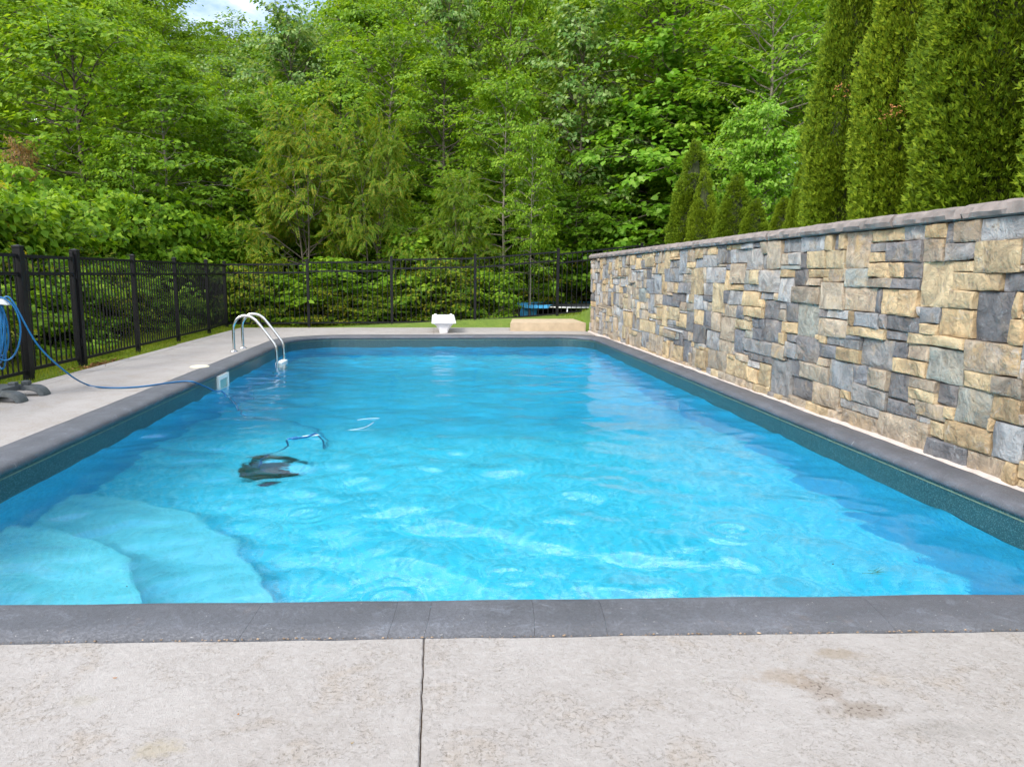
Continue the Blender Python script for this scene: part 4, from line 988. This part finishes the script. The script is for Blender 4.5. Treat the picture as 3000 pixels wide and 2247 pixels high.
def tree_proto(seed, H, R_, base, nl, per, tpl, leaf, L, W, bark, trunk_r, sub=6, shape='oval', twig=.55, droop=.25, stems=1, lw=None, flat=.5, upright=0.0):
    g_ = np.random.default_rng(seed); pr = Proto(); pr.H, pr.R = H, R_
    tv, tf, bv, bf = [], [], [], []
    def add(Vl, Fl, pts, rad, seg):
        v, f = tube_geo(pts, rad, seg, False); b0 = len(Vl); Vl += v; Fl += [tuple(b0 + q for q in x) for x in f]
    tw_p, tw_d = [], []
    for s_ in range(stems):
        oa = g_.random() * 6.28; od = 0 if stems == 1 else R_ * .35
        path = [Vector((0, 0, -.1))]; nseg = 9; cur = np.zeros(2)
        lean = np.array([math.cos(oa), math.sin(oa)]) * od
        Hs = H * (1 if s_ == 0 else .7 + .3 * g_.random())
        for k in range(1, nseg + 1):
            t = k / nseg; cur = cur + g_.normal(0, .012 * H / 3, 2)
            path.append(Vector((cur[0] + lean[0] * t, cur[1] + lean[1] * t, Hs * t * .97)))
        add(tv, tf, path, [max(.006, trunk_r * (1 - .93 * k / nseg)) for k in range(nseg + 1)], 8)
        def at(t):
            x = t * nseg; i = min(int(x), nseg - 1); return path[i].lerp(path[i + 1], x - i)
        n_l = max(3, nl // stems)
        for k in range(n_l):
            t = base + (1 - base) * ((k + g_.random() * .8) / n_l) ** .9; t = min(t, .985)
            h = (t - base) / (1 - base)
            if shape == 'oval': rad = math.sqrt(max(.04, 1 - (2 * h * .92 - .78) ** 2)) if h > .0 else .5
            elif shape == 'cone': rad = 1.05 - .85 * h
            elif shape == 'dome': rad = math.sqrt(max(.05, 1 - h * h * .95))
            else: rad = .45 + .6 * math.sin(math.pi * min(1, h * .9 + .1))
            rad *= R_ * g_.uniform(.62, 1.12)
            a = k * 2.39996 + g_.normal(0, .35); el_ = (.12 + .95 * h ** 1.5) + g_.normal(0, .12) + upright
            d = Vector((math.cos(a) * math.cos(el_), math.sin(a) * math.cos(el_), math.sin(el_)))
            p = at(t); bp_ = [p]
            for q in range(1, 6):
                dd = d.copy(); dd.z -= droop * (q / 5) ** 2 * 1.3; p = p + dd.normalized() * rad / 5 + Vector(g_.normal(0, .03 * rad, 3)); bp_.append(p)
            add(bv, bf, bp_, [max(.004, trunk_r * .42 * (1 - h * .6) * (1 - .85 * q / 5)) for q in range(6)], 5)
            for s2 in range(sub):
                u_ = .25 + .75 * (s2 + g_.random()) / sub; x = u_ * 5; i = min(int(x), 4); q0 = bp_[i].lerp(bp_[i + 1], x - i)
                side = (1 if s2 % 2 else -1); lat = Vector((-d.y, d.x, 0)) * side
                d2 = (Vector((d.x, d.y, 0)) * g_.uniform(.3, 1.0) + lat * g_.uniform(.3, 1.1) * (1.15 - u_ * .6) + Vector((0, 0, g_.normal(.12, .25)))).normalized()
                ln = rad * .34 * g_.uniform(.6, 1.2); q1 = q0 + d2 * ln
                add(bv, bf, [q0, q0.lerp(q1, .5) + Vector((0, 0, .03 * ln)), q1], [trunk_r * .10 + .003, .005, .003], 4)
                for z_ in range(2):
                    tw_p.append(q0.lerp(q1, .45 if z_ == 0 else .95)); tw_d.append(d2 + Vector(g_.normal(0, .35, 3)))
    P0 = np.array(tw_p); D0 = nrmz(np.array(tw_d) * np.array([1, 1, .6])); n = len(P0)
    idx = np.repeat(np.arange(n), per); m_ = len(idx)
    tl = twig * g_.uniform(.6, 1.25, m_); s = g_.random(m_)
    D = D0[idx]; lat = nrmz(np.cross(D, np.array([[0, 0, 1.0]]))); sgn = np.where(g_.random(m_) < .5, 1.0, -1.0)[:, None]
    off_lat = g_.normal(0, .34, m_)[:, None] * twig
    P = P0[idx] + D * (tl * s)[:, None] + lat * off_lat + np.array([0, 0, 1.0]) * (g_.normal(0, .16, m_) * twig * flat - droop * .55 * tl * s * s - .12 * np.abs(off_lat[:, 0]))[:, None]
    A = D * .55 + lat * (np.sign(off_lat) * .7) + g_.normal(0, .35, (m_, 3)) + np.array([0, 0, -.28 - droop * .5])
    out_ = P * np.array([1, 1, 0.0]); out_[:, 2] = 0
    Nn = np.array([0, 0, 1.0]) + nrmz(out_ + 1e-6) * .45 + g_.normal(0, .33, (m_, 3))
    Ls = L * g_.uniform(.65, 1.2, m_); V, T = leaves_geo(tpl, P, A, Nn, Ls, Ls * W)
    pr.crown = mesh_np('crown', V, T, leaf)
    pr.trunk = mesh('trunk', tv, tf, bark, True); pr.limbs = mesh('limbs', bv, bf, bark, True)
    pr.tris = len(T); return pr
PR = {}
PR['maple'] = tree_proto(1, 10, 3.2, .12, 50, 23, T2, L_MAPLE, .19, .68, M['bark'], .13, 5, 'oval', .66, .34, 1, None, .35)
PR['maple_b'] = tree_proto(2, 10, 3.2, .08, 50, 23, T2, L_MAPLE, .185, .66, M['bark_pale'], .10, 5, 'dome', .66, .4, 1, None, .35)
PR['hickory'] = tree_proto(3, 12, 3.2, .18, 54, 23, T2, L_HICK, .18, .62, M['bark'], .15, 5, 'oval', .68, .22, 1, None, .4)
PR['hickory_b'] = tree_proto(4, 12, 3.2, .14, 54, 23, T2, L_HICK, .17, .66, M['bark_pale'], .11, 5, 'egg', .68, .3, 1, None, .35)
PR['tulip'] = tree_proto(5, 9, 2.6, .10, 54, 14, T4, L_TULIP, .175, .85, M['bark'], .11, 6, 'egg', .5, .15)
PR['redbud'] = tree_proto(6, 7, 3.0, .19, 70, 17, HEART, L_RED, .165, .86, M['bark'], .09, 7, 'dome', .55, .42, 2)
PR['sumac'] = tree_proto(7, 4.6, 2.3, .22, 38, 6, COMP, L_SUMAC, .36, .80, M['bark'], .05, 6, 'dome', .44, .02, 3, None, .35, .2)
PR['shrub'] = tree_proto(8, 1.9, 1.15, .03, 44, 17, T4, L_SHRUB, .085, .62, M['bark'], .018, 6, 'dome', .26, .35, 3)
PR['vine'] = tree_proto(9, 2.3, 1.35, .03, 44, 15, T4, L_VINE, .14, .80, M['bark'], .02, 6, 'dome', .34, .45, 3)
PR['sapling'] = tree_proto(10, 6, 1.35, .30, 40, 13, T4, L_MAPLE, .135, .62, M['bark_pale'], .045, 5, 'egg', .4, .4)
PR['brown'] = tree_proto(12, 4, 1.2, .2, 36, 12, T4, L_BROWN, .10, .55, M['bark'], .04, 5, 'egg', .35, .4)
KIND = dict(maple='maple_tree', maple_b='maple_tree', hickory='hickory_tree', hickory_b='hickory_tree', tulip='tulip_tree', redbud='redbud_tree', sumac='sumac_tree', shrub='shrub', vine='vine_shrub', sapling='sapling', brown='sapling')
trng = random.Random(77)
def tree_at(k, X, Y, h, r, label, group=None, cat='tree', z=None):
    pr = PR[k]; zb = float(ground_h(X, Y)) if z is None else z
    root = thing(KIND[k], label, cat, (X, Y, zb - .03), group, trng.random() * 6.28)
    sx = r / pr.R; sz = h / pr.H; root.scale = (sx, sx * trng.uniform(.92, 1.08), sz)
    ob('trunk', pr.trunk, root); ob('limbs', pr.limbs, root); ob('crown', pr.crown, root)
    return root
def tree_px(k, u, Y, vtop, hw, label, group=None, cat='tree', z=None):
    p = gy(u, vtop, Y); zb = float(ground_h(p[0], Y)) if z is None else z
    return tree_at(k, float(p[0]), Y, float(p[2]) - zb, hw * Y / F_PX, label, group, cat, z)
# --- trees one can tell apart (kind, u, depth, top v, half width px, label)
FRONT = [
 ('maple', 205, 21.5, 60, 330, 'dense mid green maple above the gate end of the left fence'),
 ('maple_b', 480, 20.5, 210, 265, 'broad maple with drooping large leaves above the middle of the left fence'),
 ('sapling', 385, 19.0, 420, 130, 'thin pale trunked sapling just above the left fence'),
 ('sapling', 290, 19.6, 470, 95, 'second thin sapling, close left of the pale trunked one'),
 ('brown', 50, 18.6, 430, 75, 'reddish brown leaved young tree at the far left edge above the fence'),
 ('hickory', -120, 23, -120, 300, 'yellow green tree cut by the left edge of the view'),
 ('tulip', 850, 26.5, 70, 165, 'bluish green pale tipped tree right of the sky gap'),
 ('sumac', 890, 19.6, 385, 190, 'large feathery sumac with orange tinged tips behind the back fence corner'),
 ('sumac', 1085, 19.3, 395, 140, 'feathery sumac standing just right of the largest sumac'),
 ('sumac', 1345, 18.9, 555, 125, 'low feathery sumac behind the middle of the back fence'),
 ('hickory_b', 1125, 25.5, 120, 240, 'bright yellow green tree rising behind the two sumacs'),
 ('maple_b', 1475, 21.5, 235, 185, 'rounded bright green tree behind the diving board, mid height'),
 ('sapling', 1560, 19.8, 380, 85, 'slender straight stemmed sapling left of the stone wall end'),
 ('tulip', 1715, 24, 60, 185, 'tall blue green tulip tree with whitish leaf tips right of centre'),
 ('redbud', 1940, 23.2, 170, 330, 'large leaved redbud arching over the far end of the stone wall'),
 ('redbud', 2235, 15.6, 330, 150, 'redbud with big heart shaped leaves in front of the slim arborvitae'),
 ('hickory', 1990, 25, -160, 330, 'tall yellow green tree above the redbud'),
 ('hickory_b', 2290, 21, -140, 260, 'tall bright green tree left of the big arborvitae'),
 ('maple', 2480, 23, -40, 280, 'dark green tree half hidden behind the big arborvitae'),
 ('maple', 650, 23, 320, 200, 'mid green tree below the sky gap'),
 ('maple_b', 770, 22.0, 270, 190, 'full rounded green tree just behind the left half of the largest sumac'),
 ('maple', 1000, 22.6, 235, 200, 'full rounded green tree just behind the right half of the largest sumac'),
 ('hickory', 1300, 23.5, 170, 210, 'rounded yellow green tree left of the rounded tree behind the diving board'),
]
for k, u, Y, vt, hw, lb in FRONT: tree_px(k, u, Y, vt, hw, lb)
# --- shrubs behind the back fence
SHR = [
 ('shrub', 1310, 18.5, 740, 150, 'yellow flecked bush behind the back fence above the diving board'),
 ('shrub', 1120, 18.1, 850, 120, 'low yellowish bush left of the diving board behind the back fence'),
 ('vine', 1010, 18.8, 770, 150, 'dark green bush behind the back fence left of the diving board'),
 ('shrub', 950, 18.0, 850, 110, 'low yellow flecked bush behind the ladder end of the back fence'),
 ('vine', 830, 18.6, 800, 130, 'green broad leaved bush right of the ladder behind the back fence'),
 ('shrub', 745, 18.1, 760, 110, 'pale yellow green bush right behind the fence corner'),
 ('shrub', 1540, 23.4, 770, 120, 'yellow flecked bush left of the trampoline'),
 ('vine', 1415, 18.6, 790, 95, 'green bush between the diving board and the trampoline'),
 ('shrub', 1655, 23.0, 740, 130, 'yellow green bush behind the trampoline'),
 ('vine', 1730, 22.8, 690, 150, 'tall leafy bush behind the trampoline beside the wall end'),
 ('vine', 1210, 19.8, 700, 160, 'dark leafy bush behind the yellow flecked bush'),
 ('vine', 660, 19.2, 700, 130, 'leafy bush filling the corner of the two fences'),
]
for k, u, Y, vt, hw, lb in SHR: tree_px(k, u, Y, vt, hw, lb, 'bushes along the back fence', 'bush')
# --- layered bank of vines and shrubs behind the left fence
n = 0
for i, Y in enumerate((4.2, 5.6, 7.0, 8.3, 9.6, 10.9, 12.2, 13.5, 14.8, 16.1, 17.3)):
    for X, h, r in ((-6.75, 1.35, .95), (-8.0, 2.5, 1.35)):
        k = 'vine' if (i + n) % 4 else 'shrub'; n += 1
        tree_at(k, X + trng.uniform(-.25, .25), Y + trng.uniform(-.3, .3), h * trng.uniform(.8, 1.25), r * trng.uniform(.95, 1.25), 'broad leaved vine bush in the layered bank behind the left fence', 'vine bushes in the bank behind the left fence', 'bush')
for i, (u, Y, vt, hw) in enumerate(((40, 14.5, 590, 170), (250, 16.5, 600, 180), (470, 17.8, 610, 170), (620, 19.6, 640, 140), (130, 18, 540, 200), (380, 20, 560, 200))):
    tree_px('vine', u, Y, vt, hw, 'tall leafy understory bush above the left fence, ' + ('at the left edge behind the cart', 'second from the left edge', 'above the middle fence posts', 'nearest the fence corner', 'behind the thick gate post', 'behind the pale trunked sapling')[i], 'understory bushes above the left fence', 'bush')
# --- understory and the woodland behind
for i in range(26):
    u = -350 + i * 112; Y = 22.5 + (i % 3) * 2.4
    if u > 2150: continue
    tree_px('vine' if i % 3 else 'maple_b', u + trng.uniform(-40, 40), Y, 560 + trng.uniform(-70, 70), trng.uniform(150, 210), 'dark leafy undergrowth bush in the shade of the woodland trees', 'undergrowth bushes under the woodland trees', 'bush')
def skyline(u):
    if 480 < u < 1080: return 130 if 590 < u < 770 else 10
    return -240 if u < 500 else -260
ks = ('hickory', 'maple', 'hickory_b', 'maple_b', 'tulip', 'hickory')
for row, (Y, du, lo) in enumerate(((28, 210, 40), (33, 180, -40), (39, 170, -90), (46, 160, -130), (54, 150, -150))):
    u = -700 + row * 60
    while u < 3500:
        hw = trng.uniform(150, 215); sk_ = max(skyline(u), skyline(u - hw * .6) if 480 < u - hw * .6 < 1080 else -999, skyline(u + hw * .6) if 480 < u + hw * .6 < 1080 else -999)
        vt = sk_ + trng.uniform(-60, 90) + (lo + 150 if sk_ < 0 else 30 * (4 - row) * .3)
        if u < 2450 or row < 2:
            kk = ks[trng.randrange(6)]; nm = dict(hickory='yellow green broad crowned', hickory_b='yellow green pale barked', maple='mid green broad crowned', maple_b='mid green domed pale barked', tulip='bluish green')[kk]
            tree_px(kk, u, Y + trng.uniform(-1.5, 1.5), vt, hw, 'tall ' + nm + ' tree in the wood rising behind the front trees', nm + ' woodland trees behind the front trees')
        u += du * trng.uniform(.8, 1.2)
# --- arborvitae
def arb_proto(seed, H, R_, ncl, cr_, per, spray):
    """a cone of rounded spray tufts"""
    g_ = np.random.default_rng(seed); pr = Proto(); pr.H, pr.R = H, R_
    def rad(t): return R_ * np.clip((1 - t) ** .72 * (.80 + .35 * np.minimum(1, t * 4)), .015, None)
    t = 1 - np.sqrt(1 - g_.random(ncl) * .99); a = g_.random(ncl) * 2 * math.pi
    cl_r = cr_ * g_.uniform(.55, 1.6, ncl) * np.clip(1.15 - .55 * t, .5, 1)
    rr_ = np.maximum(rad(t) - cl_r * g_.uniform(.35, 1.05, ncl), .01)
    C = np.stack([np.cos(a) * rr_, np.sin(a) * rr_, .06 + t * H * .97], 1); O = np.stack([np.cos(a), np.sin(a), 0 * a], 1)
    ix = np.repeat(np.arange(ncl), per); n = len(ix)
    d = nrmz(g_.normal(0, 1, (n, 3))); ax = O[ix] * .8 + np.array([0, 0, .55]); dot = (d * nrmz(ax)).sum(1, keepdims=True); d = np.where(dot < -.1, -d, d)
    P = C[ix] + d * np.array([1, 1, 1.35]) * (cl_r[ix] * g_.uniform(.55, 1.0, n) ** .5)[:, None]
    base = nrmz(d * .7 + O[ix] * .35 + np.array([0, 0, .62]) + g_.normal(0, .22, (n, 3)))
    tang = np.stack([-O[ix][:, 1], O[ix][:, 0], 0 * O[ix][:, 0]], 1)
    pn = nrmz(tang * g_.choice([-1, 1], n)[:, None] + g_.normal(0, .6, (n, 3)) + d * .4)
    Pl, Al, Nl, Ll = [], [], [], []
    for ang in (-.65, 0, .65):
        s = np.cross(pn, base); dd = base * math.cos(ang) + s * math.sin(ang)
        Pl.append(P - base * spray * .5); Al.append(dd); Nl.append(pn); Ll.append(spray * g_.uniform(.6, 1.2, n) * (1 - .2 * abs(ang)))
    P, A, Nn, Ls = (np.concatenate(x) for x in (Pl, Al, Nl, Ll))
    V, T = leaves_geo(T2, P, A, Nn, Ls, Ls * .34); pr.crown = mesh_np('crown', V, T, L_ARB)
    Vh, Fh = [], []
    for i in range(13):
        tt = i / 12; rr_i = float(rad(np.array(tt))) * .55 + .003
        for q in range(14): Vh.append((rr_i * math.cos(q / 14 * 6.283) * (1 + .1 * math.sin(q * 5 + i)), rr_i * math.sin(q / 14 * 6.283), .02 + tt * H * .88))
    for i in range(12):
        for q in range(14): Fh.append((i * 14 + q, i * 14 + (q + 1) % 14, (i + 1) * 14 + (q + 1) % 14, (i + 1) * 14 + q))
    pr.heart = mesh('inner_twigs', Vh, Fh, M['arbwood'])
    v, f = tube_geo([(0, 0, -.2), (0, 0, H * .9)], [R_ * .09, .01], 8); pr.trunk = mesh('trunk', v, f, M['bark'], True)
    return pr
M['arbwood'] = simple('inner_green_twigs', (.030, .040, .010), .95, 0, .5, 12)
AB = [arb_proto(21, 4.9, .72, 720, .18, 80, .056), arb_proto(25, 4.9, .72, 760, .18, 80, .056), arb_proto(23, 2.2, .40, 330, .09, 80, .036)]
def arb(k, X, Y, ztop, r, label, lean=0.0):
    pr = AB[k]; zb = float(ground_h(X, Y)) - .03; h = ztop - zb
    root = thing('arborvitae', label, 'arborvitae', (X, Y, zb), 'arborvitae behind the stone wall', trng.random() * 6.28)
    root.scale = (r / pr.R, r / pr.R, h / pr.H)
    ob('trunk', pr.trunk, root); ob('inner_twigs', pr.heart, root); ob('crown', pr.crown, root)
    return root
def arb_px(k, u, X, ztop, hw, label):
    Y = X / (math.tan(math.atan((u - PX0) / F_PX) + R(1.4464))); return arb(k, X, Y, ztop, hw * math.hypot(X, Y) / F_PX, label)
gA = arb_px(0, 2462, 4.75, 6.5, 118, 'tall broad arborvitae, the leftmost of the three giant ones behind the wall')
gB = arb_px(1, 2635, 4.75, 6.6, 145, 'tall broad arborvitae, the middle of the three giant ones, with brown tufts')
arb_px(1, 2890, 4.75, 6.8, 198, 'tall broad arborvitae, the widest one at the right edge of the view')
arb_px(0, 3270, 4.75, 6.6, 200, 'tall broad arborvitae just past the right edge of the view')
arb_px(2, 2012, 5.0, 3.92, 66, 'tallest arborvitae of the far left pair, beside the redbud')
arb_px(2, 2044, 5.05, 3.25, 46, 'shorter twin arborvitae touching the right side of the far left one')
arb_px(2, 2135, 5.0, 2.93, 58, 'small arborvitae with twin tops between the far pair and the slim group')
arb_px(2, 2192, 5.0, 2.42, 46, 'smallest arborvitae, just right of the small twin topped one')
arb_px(2, 2272, 4.9, 2.32, 42, 'low slim arborvitae at the left end of the slim group')
arb_px(2, 2325, 4.9, 2.75, 44, 'slim arborvitae second from the left in the slim group')
arb_px(2, 2366, 5.0, 3.45, 52, 'tallest slim arborvitae beside the leftmost giant one')
# dead brown tufts caught in the giants
for root, u, v, n in ((gB, 2618, 338, 60), (gB, 2645, 330, 40), (gB, 2722, 290, 40), (gA, 2468, 272, 26), (gA, 2500, 250, 22)):
    rw = root.scale[0] * .72; zt = root.location.z; dr = ray(u, v); c0 = np.array([0, 0, CAM_H]); L_ = np.array(root.location)
    tt = (dr[:2] @ (L_[:2])) / (dr[:2] @ dr[:2]); pc = c0 + dr * tt; h = (pc[2] - zt) / (root.scale[2] * 4.9); rl = rw * max(.1, (1 - h)) ** .72 * 1.10
    off_ = np.linalg.norm(pc[:2] - L_[:2]); back = math.sqrt(max(.0, rl * rl - min(off_, rl * .95) ** 2)); pc = pc - dr / np.linalg.norm(dr) * back
    P = np.random.default_rng(int(u)).normal(0, .05, (n, 3)); a_ = np.random.default_rng(int(v)).normal(0, 1, (n, 3)); a_[:, 2] -= .4
    V, T = leaves_geo(T2, P + pc, a_, np.tile([[0., -1, .3]], (n, 1)), np.full(n, .035), np.full(n, .014))
    Mi = Matrix.LocRotScale(root.location, root.rotation_euler, root.scale).inverted(); Vl = np.array([Mi @ Vector(q) for q in V])
    tag(ob('dead_tuft', mesh_np('dead_tuft', Vl, T, M['dead']), root), 'orange brown dead tuft', None, None, 'stuff')
# ------------------------------------------------------------------ lawn blades
g_ = np.random.default_rng(4)
def blades(n, x0, x1, y0, y1, h, name, wd=.004, fn=None):
    P = np.stack([g_.uniform(x0, x1, n), g_.uniform(y0, y1, n), np.zeros(n)], 1)
    if fn is not None: P = P[fn(P)]
    P[:, 2] = ground_h(P[:, 0], P[:, 1]) - .004; m_ = len(P)
    hh = h * g_.uniform(.4, 1.25, m_); a = g_.random(m_) * 6.28; s = np.stack([np.cos(a), np.sin(a), 0 * a], 1) * wd
    tip = P + np.stack([g_.normal(0, .4, m_), g_.normal(0, .4, m_), np.ones(m_)], 1) * hh[:, None]
    V = np.stack([P - s, P + s, tip], 1).reshape(-1, 3); T = np.arange(3 * m_).reshape(-1, 3)
    return tag(ob(name, mesh_np(name, V, T, GR_LAWN)), None, None, None, 'stuff')
blades(42000, -6.2, -4.41, 4.5, 17.5, .055, 'grass')
blades(9000, -6.3, -4.9, 4.5, 17.0, .14, 'grass', .005)
blades(30000, -5.0, 8, 16.37, 20.2, .06, 'grass', .006)
# dry straw at the foot of the gate's hinge post
P = np.stack([g_.normal(-4.50, .07, 260), g_.normal(9.75, .28, 260), np.zeros(260)], 1); P[:, 2] = -.035 + .03 * g_.random(260); a = g_.random(260) * 6.28
V, T = leaves_geo(T2, P, np.stack([np.cos(a), np.sin(a), g_.normal(0, .25, 260)], 1), np.tile([[0, 0, 1.0]], (260, 1)), np.full(260, .09), np.full(260, .012))
tag(ob('dry_straw', mesh_np('dry_straw', V, T, simple('straw', (.30, .15, .06), .9, 0, .5, 30))), 'brown dry grass and leaf litter at the foot of the gate post', 'litter', None, 'stuff')
